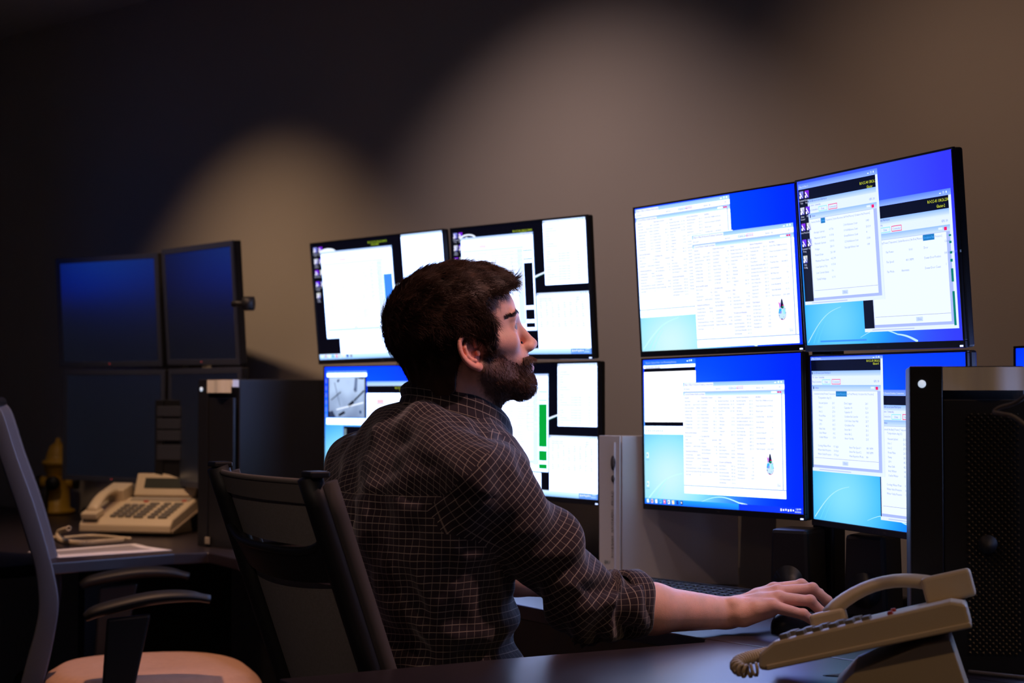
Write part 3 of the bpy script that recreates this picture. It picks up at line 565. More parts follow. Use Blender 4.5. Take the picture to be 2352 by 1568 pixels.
# ------------------------------------------------------------------ monitors
POSE = {'R_UL': (0.4331, 3.5896, 1.4308, 0.9756, 0.0587, 0.0080), 'R_UR': (0.6650, 3.0754, 1.4257, 1.2187, 0.0719, -0.0108),
        'R_LL': (0.4417, 3.5903, 1.0880, 0.9914, 0.0066, 0.0115), 'R_LR': (0.6915, 3.1201, 1.0815, 1.2169, 0.0198, -0.0050),
        'M_UL': (-0.3595, 4.5176, 1.4303, 0.7433, 0.0961, 0.0108), 'M_UR': (0.0159, 4.1416, 1.4306, 0.8801, 0.0704, -0.0139),
        'M_LL': (-0.3250, 4.4800, 1.0826, 0.7300, 0.0042, 0.0009), 'M_LR': (0.0519, 4.1690, 1.0829, 0.9500, 0.0014, 0.0002),
        'L_UL': (-1.3492, 5.5908, 1.4464, 0.5948, 0.0677, -0.0028), 'L_UR': (-0.9642, 5.1605, 1.4445, 0.9308, 0.0694, -0.0120),
        'L_LL': (-1.3167, 5.5320, 1.0655, 0.6115, -0.0000, -0.0050), 'L_LR': (-0.9482, 5.1516, 1.0652, 0.9308, 0.0000, 0.0000)}
def pose_matrix(p):
    yaw, tilt, roll = p[3:]
    x = Vector((math.cos(yaw), -math.sin(yaw), 0)); z = Vector((0, 0, 1)); n = Vector((-math.sin(yaw), -math.cos(yaw), 0))
    up = z * math.cos(tilt) + n * math.sin(tilt)
    x2 = x * math.cos(roll) + up * math.sin(roll); u2 = up * math.cos(roll) - x * math.sin(roll); n2 = x2.cross(u2)   # n2 points to the viewer
    M = Matrix(((x2.x, -n2.x, u2.x, p[0]), (x2.y, -n2.y, u2.y, p[1]), (x2.z, -n2.z, u2.z, p[2]), (0, 0, 0, 1)))
    return M
def monitor(key, label, scr, group, old=False):
    t = thing('computer_monitor', (0, 0, 0), 0, label, 'monitor', group); t.matrix_world = pose_matrix(POSE[key])
    W, H = (SW, SH) if not old else (.454, .334)
    bs, bt, bb, th = (.0055, .0040, .0130, .016) if not old else (.018, .018, .018, .024)
    # bezel ring: front face at y=-.002, screen at y=0
    f = MB(); y0, y1 = -.0022, .004
    f.box((0, (y0 + y1) / 2, H / 2 + bt / 2), (W + 2 * bs, y1 - y0, bt)); f.box((0, (y0 + y1) / 2, -H / 2 - bb / 2), (W + 2 * bs, y1 - y0, bb))
    f.box((-W / 2 - bs / 2, (y0 + y1) / 2, 0), (bs, y1 - y0, H)); f.box((W / 2 + bs / 2, (y0 + y1) / 2, 0), (bs, y1 - y0, H))
    f.build('bezel', m_bezel if not old else m_back2b, t, bev=.0012)
    h = MB().box((0, y1 + th / 2, (bt - bb) / 2), (W + 2 * bs - .001, th - .0005, H + bt + bb - .001))
    h.box((0, y1 + th + .012, 0), (W * .62, .024, H * .66)); h.build('rear_housing', m_black, t, bev=.004)
    if scr: link('screen', scr.mesh(), m_screen, t)
    else: MB().add([(-W / 2, 0, -H / 2), (W / 2, 0, -H / 2), (W / 2, 0, H / 2), (-W / 2, 0, H / 2)], [(0, 1, 2, 3)]).build('screen', m_off, t)
    if not old:
        MB().box((W / 2 - .003, -.0026, -H / 2 - .0095), (.008, .0012, .0030)).build('power_light', m_led, t)
    else: MB().box((.0, -.0026, -H / 2 - .008), (.002, .0012, .002)).build('power_light', m_ledr, t)
    b = MB().add(*(lambda v, f: ([(x * .0045 - .005, -.0026, y * .0045 - H / 2 - .0085) for x, y in v], f))(*text_mesh('DELL')[:2])); b.build('brand_mark', m_key, t)
    return t
m_back2b = mat('worn_bezel', (.045, .05, .075), .42)
GR, GM, GL = 'lit monitors on the right stand', 'lit monitors on the middle stand', 'switched-off monitors on the left stand'
monitor('R_UL', 'lit monitor with two overlapping white data tables, top left of the right stand', scr_R_UL(), GR)
monitor('R_UR', 'topmost right lit monitor, violet-blue desktop with Glacier and Glacier-2 windows', scr_R_UR(), GR)
monitor('R_LL', 'lit monitor with an empty white viewer and taskbar, lower left of the right stand', scr_R_LL(), GR)
monitor('R_LR', 'lit monitor with Glacier-3 window, partly hidden by the big black tower', scr_R_LR(), GR)
monitor('M_UL', 'lit monitor with black desktop and blue side strip, upper left of the middle stand', scr_M_UL(), GM)
monitor('M_UR', 'lit monitor directly behind the face, black desktop with three white windows', scr_M_UR(), GM)
monitor('M_LL', 'lit monitor behind the back of the head, showing a grey camera view on blue', scr_M_LL(), GM)
monitor('M_LR', 'lit monitor below the beard, black desktop with a green side strip', scr_M_LR(), GM)
monitor('L_UL', 'dark switched-off monitor with a blue sheen, upper left of the left stand', None, GL, True)
monitor('L_UR', 'dark switched-off monitor, upper right of the left stand, its brown-lit edge seen', None, GL, True)
monitor('L_LL', 'dark switched-off monitor behind the left phone, lower left of the left stand', None, GL, True)
monitor('L_LR', 'dark switched-off monitor mostly hidden by the two small towers, lower right of the left stand', None, GL, True)
# the next station's screens, to the right edge and to the far left of the row
POSE['X_R'] = (1.075, 3.12, 1.058, 1.30, 0, 0)
Wp = at(2328, 792, 2.95)
POSE['X_R'] = (Wp.x + SW / 2 * math.cos(1.30) + .004, 2.95 - SW / 2 * math.sin(1.30), Wp.z - SH / 2 - .006, 1.30, 0, 0)
s_ = Scr(); s_.wall(wallpaper(.8, deep=(10, 30, 200), top=(0, 50, 235))); s_.r(.14, .08, .62, .92, WHT, 1); s_.r(.66, .14, .98, .80, WHT, 1); monitor('X_R', 'lit blue monitor cut off by the right edge of the picture', s_, None)  # white windows added on the unseen part of this screen to light the face

POSE['X_L'] = (-2.10, 5.42, 1.64, -1.25, .02, 0)
s_ = Scr(); s_.wall(wallpaper(.18, glow=(.5, .2), deep=(0, 70, 235), top=(0, 90, 250), cy=(60, 170, 255), bright=(90, 190, 255))); monitor('X_L', 'lit blue monitor at the neighbouring left desk, mirrored in a dark screen', s_, None)
# ------------------------------------------------------------------ monitor stands
def stand(label, pole, keys, W, H, depth):
    """pole: (x, y) on the desk; a clamp base, a square pole, one cross bar per row, a mount head behind every monitor"""
    t = thing('monitor_stand', (pole[0], pole[1], DZ), 0, label, 'monitor stand', 'four-screen monitor stands on the desks')
    loc = lambda p: Vector(p) - Vector((pole[0], pole[1], DZ))
    MB().box((0, 0, .008), (.26, .22, .016), Matrix.Rotation(wrot, 4, 'Z'), .004).build('base_plate', m_satin, t)
    MB().box((0, 0, .40), (.05, .05, .79), Matrix.Rotation(wrot, 4, 'Z'), .006).build('pole', m_satin, t)
    for row in (keys[:2], keys[2:]):
        pts = []
        for k in row:
            M = pose_matrix(POSE[k]); back = M @ Vector((0, depth + .030, 0)); pts.append(loc(back))
        z = (pts[0].z + pts[1].z) / 2
        a, b = Vector((pts[0].x, pts[0].y, z)), Vector((pts[1].x, pts[1].y, z)); c0 = Vector((0, 0, z))
        MB().tube([a, a * .35 + c0 * .65, c0, b * .35 + c0 * .65, b], .017, 10).build('cross_bar', m_satin, t)
        for k, pp in zip(row, pts):
            M = pose_matrix(POSE[k]); mb = MB(); R3 = M.to_3x3().to_4x4(); o = loc(M @ Vector((0, depth, 0)))
            mb.box((0, .012, 0), (.10, .012, .10), Matrix.Translation(o) @ R3); mb.tube([pp + Vector((0, 0, -.03)), pp + Vector((0, 0, .03))], .024, 14)
            mb.build('mount_head', m_satin, t)
    return t
def behind(keys, off):
    a = sum((Vector(POSE[k][:2]) for k in keys), Vector((0, 0))) / len(keys); return (a.x + WN.x * off, a.y + WN.y * off)
stand('black four-screen stand carrying the right lit monitors', behind(['R_UL', 'R_UR'], .15), ['R_UL', 'R_UR', 'R_LL', 'R_LR'], SW, SH, .044)
stand('black four-screen stand carrying the middle lit monitors', behind(['M_UL', 'M_UR'], .15), ['M_UL', 'M_UR', 'M_LL', 'M_LR'], SW, SH, .044)
xs = thing('monitor_stand', (POSE['X_R'][0] + .085, POSE['X_R'][1] + .03, DZ), 0, 'black single-screen stand behind the monitor at the right edge', 'monitor stand')
MB().box((0, 0, .008), (.20, .20, .016), None, .004).build('base_plate', m_satin, xs); MB().box((0, 0, .17), (.04, .04, .33), None, .005).build('pole', m_satin, xs)
MB().box((-.028, -.008, .30), (.045, .08, .08), None, .004).build('mount_head', m_satin, xs)
xl = thing('monitor_stand', (-2.22, 5.46, DZ), 0, 'black single-screen stand at the neighbouring left desk', 'monitor stand')
MB().box((0, 0, .008), (.22, .22, .016), None, .004).build('base_plate', m_satin, xl); MB().box((0, 0, .41), (.04, .04, .81), None, .005).build('pole', m_satin, xl)
ls = stand('black four-screen stand carrying the switched-off left monitors', behind(['L_UL', 'L_UR'], .16), ['L_UL', 'L_UR', 'L_LL', 'L_LR'], SW, SH, .052)
kp = at(573, 697, 4.72) - Vector(ls.location)
MB().tube([kp + Vector((-.05, .01, 0)), kp + Vector((-.014, 0, 0))], .009, 10).tube([kp + Vector((-.016, 0, 0)), kp + Vector((.012, -.004, 0))], .020, 18).build('clamp_knob', m_satin, ls)

# ------------------------------------------------------------------ computer towers
def tower(label, loc, rz, w, h, d, handle=True, grille=True, bays=False, cat='computer tower', group='black computer towers on the desks'):
    """front face looks along local -Y"""
    t = thing('computer_tower', loc, rz, label, cat, group)
    MB().box((0, d / 2 + .012, h / 2 + .006), (w, d - .024, h - .012), None, .004).build('case', m_case, t)
    fr = MB()
    strip = w * .29
    fr.box((-w / 2 + strip / 2, .006, h / 2), (strip - .001, .014, h), None, .002)
    fr.box((strip / 2, .008, h / 2 - (.026 if handle else 0) + .0), (w - strip, .010, h - (.052 if handle else 0)), None, .002)
    fr.build('front_panel', m_black, t)
    for sx in (-1, 1):
        for sy in (.05, d - .05): MB().box((sx * (w / 2 - .02), sy, .003), (.03, .03, .006)).build('foot', m_satin, t)
    if handle:
        def fn(a, b):      # bent metal carry handle, a shallow wave across the front top
            x = -w / 2 + strip + a * (w - strip); y = -.003 - .012 * math.sin(PI * min(1, max(0, (a - .25) / .75))) ** 2
            return (x, y, h - .038 + b * .036)
        mb = MB().grid(fn, 24, 2); mb.box((strip / 2, .012, h - .012), (w - strip, .02, .020))
        mb.build('handle', m_silver, t)
        MB().lathe([(.0, 0), (.0055, 0), (.0062, .002), (.0, .002)], 18, Matrix.Translation((-w / 2 + strip * .38, -.001, h - .028)) @ Matrix.Rotation(PI / 2, 4, 'X')).build('power_button', m_pwr, t)
    if grille:
        gm = MB(); x0 = -w / 2 + strip + (w - strip) * .30; x1 = w / 2 - .012
        pitch = .0098; j = 0; z = .03
        while z < h - .075:
            x = x0 + (pitch / 2 if j % 2 else 0)
            while x < x1:
                # a small raised slanted lozenge between the openings
                gm.add([(x - .0026, .0025, z + .0014), (x + .0026, .0025, z - .0014), (x + .0022, -.0012, z + .0004), (x - .0022, -.0012, z + .0026)], [(0, 1, 2, 3)])
                gm.add([(x - .0026, .0025, z + .0014), (x - .0022, -.0012, z + .0026), (x + .0022, -.0012, z + .0004), (x + .0016, .0025, z + .0034)], [(0, 1, 2, 3)])
                x += pitch
            z += pitch * .5; j += 1
        gm.build('grille', m_grille, t)
        MB().lathe([(0, 0), (.014, 0), (.0145, .003), (.0, .003)], 24, Matrix.Translation(((x0 + x1) / 2 - .01, -.0015, h * .42)) @ Matrix.Rotation(PI / 2, 4, 'X')).build('badge', m_satin, t)
    if bays:
        for i, (zz, hh) in enumerate(((.955, .035), (.86, .035), (.77, .035), (.66, .05))):
            MB().box((0, -.001, h * zz - hh / 2), (w * .82, .006, hh - .003), None, .0015).build('drive_bay', m_bay, t)
    return t
m_pwr = mat('power_button_light', (.5, .55, .6), .3, emis=(.55, .65, .8), estr=.9)
m_grille = mat('grille_metal', (.16, .14, .10), .35, metal=.8)
m_bay = mat('drive_bay_plastic', (.035, .038, .055), .5)
# foreground right: left front edge at pixel 2088, turned slightly to the left
tl = Vector((at(2089, 1000, 2.62).x, 2.62, DZ)); rzt = math.radians(-12); tw = .176
ux = Vector((math.cos(rzt), math.sin(rzt), 0))
c_ = tl + ux * tw / 2
tower('large black tower with silver top handle and perforated front, foreground right', c_, rzt, tw, .474, .26)
tl = Vector((at(455, 1000, 4.78).x, 4.78, DZ)); rzt = math.radians(-47); ux = Vector((math.cos(rzt), math.sin(rzt), 0)); c_ = tl + ux * .172 / 2
t2 = tower('black tower with silver handle between the left and middle monitors', c_, rzt, .172, .472, .44, grille=False)
MB().box((-.03, -.0035, .018), (.022, .004, .020), None, .002).build('sticker', m_card, t2)
tl = Vector((at(354, 1000, 5.31).x, 5.31, DZ)); rzt = math.radians(-20); ux = Vector((math.cos(rzt), math.sin(rzt), 0)); c_ = tl + ux * .055
tower('slim black drive tower with stacked bays rising behind the left phone', c_, rzt, .105, .412, .075, handle=False, grille=False, bays=True)

# ------------------------------------------------------------------ phones
def phone(label, loc, rz, D=.25, cover=True, W=.300, lift=.012, tl_=15, roll=0):
    """local +Y goes to the raised back, handset along the left (-X)"""
    t = thing('desk_phone', loc, rz, label, 'phone', 'beige desk phones')
    tilt = math.radians(tl_)
    B = Matrix.Translation((0, 0, lift)) @ Matrix.Rotation(tilt, 4, 'X') @ Matrix.Rotation(math.radians(roll), 4, 'Y')
    # wedge body: profile in y,z
    prof = [(0, 0), (.012, -.004), (D, -.004), (D, .030), (D - .02, .038), (.03, .034), (.006, .022)]
    MB().prism([(a, b) for a, b in prof], -W / 2, W / 2, B, 'x').build('body', m_beige, t, bev=.005)
    MB().prism([(.012, -.004), (D, -.004), (D, .004), (.012, .004)], -W / 2 - .0025, W / 2 + .0025, B, 'x').build('lower_shell', m_beige, t, bev=.002)
    # stand under the back
    st = MB(); zb = math.sin(tilt) * D + lift
    st.prism([(D * .33, 0), (D * .96, 0), (D * .95, .008), (D * .87, zb - .016), (D * .75, zb - .024), (D * .43, .032)], -W * .40, W * .40, None, 'x')
    st.build('stand_foot', m_beige, t, bev=.002)
    # handset in its cradle
    hx = -W / 2 + .034
    hy0 = max(.028, D - .205)
    pts = [(hx, hy0 + q * (D - .02 - hy0), .050 + .030 * math.sin(PI * q) ** .8) for q in [i / 12 for i in range(13)]]
    hs = MB().tube([B @ Vector(p) for p in pts], [.022 - .004 * math.sin(PI * i / 12) for i in range(13)], 14, flat=.55)
    o = hs.build('handset', m_beige, t)
    for yy in (hy0, D - .020):
        MB().box((hx, yy, .054 if yy > hy0 else .046), (.070, .074, .042) if yy > hy0 else (.054, .054, .022), B, .006).build('handset_end', m_beige, o)
        MB().box((hx, yy, .036), (.048, .046, .010), B, .003).build('earpiece_pad', m_key, o)
    if cover:
        Bd = B @ Matrix.Translation((.035, D - .012, .040)) @ Matrix.Rotation(math.radians(52), 4, 'X')
        dm = MB().box((0, .036, 0), (.205, .076, .018), Bd, .005).build('display_hood', m_beige, t)
        MB().box((0, .040, .0092), (.142, .034, .002), Bd).build('display_glass', m_lcd, dm)
        MB().box((.035, D - .035, .0385), (.20, .030, .004), B, .0015).build('card_strip', m_card, t)
    def keys(x0, y0, nx, ny, dx, dy, w_, h_):
        for i in range(nx):
            for j in range(ny): MB().box((x0 + i * dx, y0 + j * dy, .0375), (w_, h_, .008), B, .0018).build('key', m_key, t)
    if W > .28: keys(-.052, .045, 3, 5, .025, .024, .018, .015)
    if W <= .28: keys(-.020, .050, 3, 5, .025, .024, .018, .015); keys(.058, .045, 2, 6, .028, .024, .022, .012)
    if W > .28: keys(.032, .040, 1, 6, .0, .024, .030, .012); keys(.075, .040, 1, 6, 0, .024, .022, .012); keys(.112, .040, 1, 6, 0, .024, .028, .014)
    for q in (((-.006, .18), (.118, .19)) if W > .28 else ((-.01, .2), (.09, .2))): MB().box((q[0], q[1], .0375), (.016, .008, .008), B, .002).build('message_lamp', m_red, t)
    return t
def coil(name, pts, label, r=.0062, rw=.0016, turns_per_m=230, m=m_beige):
    P = [Vector(p) for p in pts]; seg = []
    L = [0]
    for a, b in zip(P, P[1:]): L.append(L[-1] + (b - a).length)
    n = int(L[-1] * turns_per_m * 9); out = []
    for i in range(n + 1):
        s_ = L[-1] * i / n; k = max(j for j in range(len(L)) if L[j] <= s_ + 1e-9); k = min(k, len(P) - 2); q = (s_ - L[k]) / (L[k + 1] - L[k])
        c = P[k].lerp(P[k + 1], q); tt = (P[k + 1] - P[k]).normalized(); a = tt.cross(Vector((0, 0, 1))).normalized(); b = a.cross(tt)
        ang = 2 * PI * turns_per_m * s_; out.append(c + a * math.cos(ang) * r + b * math.sin(ang) * r)
    o = MB().tube(out, rw, 5).build(name, m); return tag(o, label, 'phone cord')
def smoothpath(pts, n=10):
    P = [Vector(p) for p in pts]; P = [P[0] * 2 - P[1]] + P + [P[-1] * 2 - P[-2]]; out = []
    for i in range(1, len(P) - 2):
        for k in range(n):
            t = k / n; a, b, c, d = P[i - 1], P[i], P[i + 1], P[i + 2]
            out.append(.5 * ((2 * b) + (c - a) * t + (2 * a - 5 * b + 4 * c - d) * t * t + (3 * b - a - 3 * c + d) * t ** 3))
    out.append(P[-2]); return out
lp = onz(285, 1232, DZ); phone('beige desk phone with flip-up display on the left desk', (lp.x, lp.y, DZ), math.radians(-13), D=.24)
cz = DZ + .009
coil('coiled_cord', smoothpath([onz(158, 1213, DZ + .055), onz(135, 1222, cz + .01), onz(140, 1240, cz), onz(185, 1246, cz), onz(240, 1243, cz), onz(282, 1240, cz)]), 'beige coiled phone cord lying in front of the left phone')
o = MB().tube(smoothpath([onz(300, 1237, cz), onz(210, 1230, cz), onz(140, 1235, cz), onz(104, 1230, cz)]), .005, 8).build('phone_cable', m_beige); tag(o, 'plain beige line cable emerging left of the left phone', 'cable')
PRZ = math.radians(-104); fn_ = Vector((at(1745, 1500, 2.42).x, 2.42, DZ)); fx_ = Vector((math.cos(PRZ), math.sin(PRZ), 0)); fc_ = fn_ - fx_ * .105
phone('beige desk phone in the foreground, seen from its side', (fc_.x, fc_.y, DZ), PRZ, D=.305, cover=False, W=.21, lift=.026, tl_=14, roll=-5)
fp = fc_
coil('coiled_cord', smoothpath([at(1742, 1536, 2.40), at(1712, 1541, 2.40), at(1692, 1530, 2.42), at(1706, 1515, 2.45), at(1752, 1503, 2.50), at(1800, 1492, 2.54)]), 'beige coiled cord at the low end of the foreground phone', r=.0085, rw=.0024, turns_per_m=130)
pc = onz(2010, 1552, DZ)
def sheet(name, pts, z, label, m, th=.0008, cat='paper'):
    c = sum((Vector((p.x, p.y, 0)) for p in pts), Vector()) / len(pts)
    o = MB().prism([(p.x - c.x, p.y - c.y) for p in pts], 0, th).build(name, m); o.location = (c.x, c.y, z)
    return tag(o, label, cat)
pp = [onz(63, 1268, DZ), onz(310, 1249, DZ), onz(340, 1256, DZ), onz(395, 1264, DZ), onz(135, 1281, DZ), onz(112, 1275, DZ)]
pr = sheet('printed_sheet', pp, DZ + .0006, 'white printed sheet with a grey picture on the left desk', m_paper)
cc = Vector(pr.location)
inner = [onz(118, 1268, DZ), onz(300, 1252.5, DZ), onz(322, 1259, DZ), onz(350, 1262.5, DZ), onz(240, 1268, DZ), onz(138, 1275, DZ)]
MB().prism([(p.x - cc.x, p.y - cc.y) for p in inner], .0009, .0012).build('printed_picture', m_print, pr)
fs = [onz(1890, 1552, DZ), onz(2085, 1562, DZ), onz(2215, 1541, DZ), onz(2175, 1530, DZ), onz(2010, 1540, DZ)]
sheet('note_sheet', fs, DZ + .0006, 'crumpled cream note paper under the foreground phone', m_card)
o = MB().tube(smoothpath([onz(2225, 1542, DZ + .004), onz(2290, 1549, DZ + .004), onz(2352, 1556, DZ + .004), onz(2500, 1575, DZ + .004)]), .0032, 8).build('thin_cable', m_rail); tag(o, 'thin dull cable on the desk at the lower right corner', 'cable')
a_ = at(2232, 935, 2.38); o = MB().tube(smoothpath([at(2360, 905, 2.30), at(2332, 925, 2.32), at(2296, 936, 2.34), at(2284, 946, 2.345), at(2300, 950, 2.33), at(2330, 958, 2.31), at(2372, 990, 2.28)]), .0030, 8).build('hanging_cable', m_rail)
tag(o, 'looped brownish cable hanging in front of the big tower grille', 'cable')

# ------------------------------------------------------------------ binder, cards, ornament behind the monitors
bl = at(1381, 1200, 3.86); br = at(1425, 1200, 3.83)
t = thing('ring_binder', (br.x, br.y, DZ), math.radians(-5), 'thick white ring binder standing upright between the middle and right monitors', 'binder')
BH, BT, BWd = .335, .062, .262
cosn = MB().box((BWd / 2 + .004, 0.0, BH / 2), (BWd, .003, BH), None, .001); cosn.build('front_cover', m_white, t)
Ms = Matrix.Translation((0, 0, 0)) @ Matrix.Rotation(math.radians(180 - 38), 4, 'Z')
MB().box((BT / 2, 0, BH / 2), (BT, .003, BH), Ms, .001).build('spine', m_white, t)
be = Ms @ Vector((BT, 0, 0)); MB().box((be.x + BWd / 2, be.y, BH / 2), (BWd, .003, BH), None, .001).build('back_cover', m_white, t)
MB().box((be.x / 2 + BWd / 2, be.y / 2 , BH / 2), (BWd - .02, be.y * .7 if be.y > 0 else .03, BH - .03)).build('page_block', m_paper, t)
MB().lathe([(0, 0), (.0065, 0), (.0065, .002), (0, .002)], 20, Ms @ Matrix.Translation((BT * .30, .0022, BH - .062)) @ Matrix.Rotation(-PI / 2, 4, 'X') @ Matrix.Diagonal((1, 2.6, 1, 1))).build('finger_hole', m_ink, t)
MB().lathe([(0, 0), (.005, 0), (.005, .002), (0, .002)], 16, Ms @ Matrix.Translation((BT * .30, .0022, BH - .098)) @ Matrix.Rotation(-PI / 2, 4, 'X') @ Matrix.Diagonal((1, 1.6, 1, 1))).build('crest_mark', m_ink, t)
tx = MB()
v_, f_, wd_ = text_mesh('GLACIER   OPERATIONS   HANDBOOK')
k_ = .155 / wd_
Mt = Ms @ Matrix.Translation((BT * .30, .0022, BH - .125)) @ Matrix.Rotation(-PI / 2, 4, 'X') @ Matrix.Diagonal((-1, 1, 1, 1)) @ Matrix.Rotation(PI / 2, 4, 'Z')
tx.add([(x * k_, y * k_, .0004) for x, y in v_], f_, False, Mt).build('spine_lettering', m_ink, t)
v_, f_, wd_ = text_mesh('UAB'); k_ = .017 / wd_
Mt = Ms @ Matrix.Translation((BT * .30 + .010, .0022, .042)) @ Matrix.Rotation(-PI / 2, 4, 'X') @ Matrix.Diagonal((-1, 1, 1, 1)) @ Matrix.Rotation(PI, 4, 'Z')
tx = MB().add([(x * k_, y * k_ * 1.3, .0004) for x, y in v_], f_, False, Mt); tx.build('university_mark', m_green, t)
# tilted cards under the right monitors
def card(label, u0, v0, u1, v1, Y0, Y1, m, pict=None, lines=0):
    a, b = at(u0, v1, Y0), at(u1, v1, Y1); c = at(u0, v0, Y0)
    L = (Vector((b.x, b.y, 0)) - Vector((a.x, a.y, 0))).length; rz = math.atan2(b.y - a.y, b.x - a.x); h = c.z - DZ
    t = thing('display_card', (a.x, a.y, DZ), rz, label, 'card'); R_ = Matrix.Rotation(math.radians(-4), 4, 'X')
    MB().box((L / 2, .0015, h / 2), (L, .002, h), R_).build('board', m, t)
    if pict: MB().box((L * (pict[0] + pict[2]) / 2, -.0002, h * (1 - (pict[1] + pict[3]) / 2)), (L * (pict[2] - pict[0]), .001, h * (pict[3] - pict[1])), R_).build('dark_picture', m_photo, t)
    for i in range(lines): MB().box((L * .5, -.0002, h * (.40 - i * .06)), (L * (.6 - .12 * (i % 2)), .001, .004), R_).build('text_line', m_ink, t)
    return t
card('dim cream card with dark picture and three text lines behind the binder', 1528, 1150, 1668, 1318, 3.98, 3.92, m_card, (.05, .02, .8, .42), 3)
card('plain dim cream card standing right of the picture card', 1697, 1150, 1776, 1326, 3.74, 3.68, m_card)
for (u, v, Y, lab) in ((1812, 1300, 3.36, 'invented small black box behind the resting hand'), (1985, 1300, 3.22, 'invented small black box left of the big tower')):  # invented speaker-shaped boxes where only dark shapes stand
    p = at(u, v, Y); t = thing('dark_filler_box', (p.x, p.y, DZ), math.radians(-35), lab, 'box', 'invented black boxes under the right monitors')
    MB().prism([(-.045, 0), (.045, 0), (.040, .16), (-.040, .16)], 0, .09, None, 'y').build('cabinet', m_satin, t, bev=.008)
    MB().lathe([(0, -.001), (.030, -.001), (.034, .002), (0, .002)], 24, Matrix.Translation((0, -.001, .055)) @ Matrix.Rotation(PI / 2, 4, 'X')).build('box_front_disc', m_black, t)
hp = at(132, 1165, 6.02); t = thing('yellow_ornament', (hp.x, hp.y, DZ), 0, 'yellow hydrant-shaped ornament with black arms near the wall behind the left desk', 'ornament')
MB().lathe([(.045, 0), (.062, .006), (.062, .018), (.044, .024), (.040, .15), (.047, .155), (.047, .175), (.056, .178), (.056, .192), (.042, .196), (.040, .215), (.028, .245), (.010, .258), (.008, .272), (.0, .274)], 28).build('hydrant_body', m_hyd, t)
for a in (0, 1, 2): MB().tube([(0, 0, .115), (.062 * math.cos(a * PI / 2 + PI), .062 * math.sin(a * PI / 2 + PI), .115)], .022, 16).build('nozzle', m_hyd, t); MB().tube([(.058 * math.cos(a * PI / 2 + PI), .058 * math.sin(a * PI / 2 + PI), .115), (.074 * math.cos(a * PI / 2 + PI), .074 * math.sin(a * PI / 2 + PI), .115)], .025, 16).build('nozzle_cap', m_satin, t)
MB().tube([(-.07, -.01, .115), (-.075, -.02, .06), (-.05, -.03, .012)], .007, 8).build('chain', m_satin, t)
MB().tube(smoothpath([(-.028, -.05, .10), (-.03, -.062, .06), (-.028, -.066, .0)]), .012, 8).build('black_strap', m_satin, t)

# ------------------------------------------------------------------ keyboard, mouse
k0, k1 = at(1478, 1325, 3.66), at(1735, 1354, 3.40)
k0 = onz(1478, 1327, DZ + .028); k1 = onz(1745, 1358.5, DZ + .028)
rk = math.atan2(k1.y - k0.y, k1.x - k0.x); mid = k0.lerp(k1, .5)
ctr = Vector((k1.x, k1.y, DZ)) - Vector((math.cos(rk), math.sin(rk), 0)) * .20
t = thing('keyboard', ctr, rk, 'black computer keyboard on the desk behind the near forearm', 'keyboard')
KM = Matrix.Translation((0, -.075, .016)) @ Matrix.Rotation(math.radians(6), 4, 'X')
MB().box((0, 0, -.002), (.46, .150, .018), KM, .006).build('case', m_kbd, t)
MB().box((-.0, .0695, .0078), (.455, .006, .002), KM).build('trim_line', m_keyc, t)
for bx in (-.10, .0, .10, .19): MB().box((bx, .058, .0075), (.07, .010, .003), KM, .001).build('media_buttons', m_black, t)
kr = MB()
for r in range(5):
    kr = MB()
    for i in range(18):
        if (i * 7 + r * 3) % 17 == 0: continue
        kr.box((-.206 + i * .0243, .032 - r * .0205, .0105), (.0185, .0165, .009), KM, .0025)
    kr.build('key_row', m_keyc, t)
ms = onz(1822, 1446, DZ); 
t = thing('computer_mouse', (.520, 3.055, DZ), math.radians(20), 'black computer mouse under the right hand', 'mouse')
def mf(a, b):
    th = 2 * PI * a; r = math.sin(PI / 2 * b)
    return (.056 * math.cos(th) * r, .031 * math.sin(th) * r, .036 * max(0, math.cos(PI / 2 * b)) ** .7 * (1 - .25 * math.cos(th) * r))
MB().grid(mf, 28, 12).build('shell', m_kbd, t); MB().tube([(.022, 0, .029), (.040, 0, .024)], .005, 10).build('wheel', m_keyc, t)

# ------------------------------------------------------------------ chairs
def star_base(t, zc=.42, seat_c=(0, 0)):
    MB().tube([(seat_c[0], seat_c[1], .09), (seat_c[0], seat_c[1], zc)], .028, 16).build('gas_column', m_chrome, t)
    for k in range(5):
        a = 2 * PI * k / 5; d = Vector((math.cos(a), math.sin(a), 0)); c = Vector((*seat_c, 0))
        MB().tube([c + Vector((0, 0, .11)), c + d * .15 + Vector((0, 0, .095)), c + d * .30 + Vector((0, 0, .07))], [.026, .02, .015], 10).build('base_leg', m_satin, t)
        MB().tube([c + d * .30 + Vector((-d.y, d.x, 0)) * .022 + Vector((0, 0, .03)), c + d * .30 - Vector((-d.y, d.x, 0)) * .022 + Vector((0, 0, .03))], .029, 16).build('caster', m_satin, t)
def catmull(pts, q):      # pts sorted by parameter
    P = smoothpath(pts, 8); k = q * (len(P) - 1); i = min(int(k), len(P) - 2); return P[i].lerp(P[i + 1], k - i)
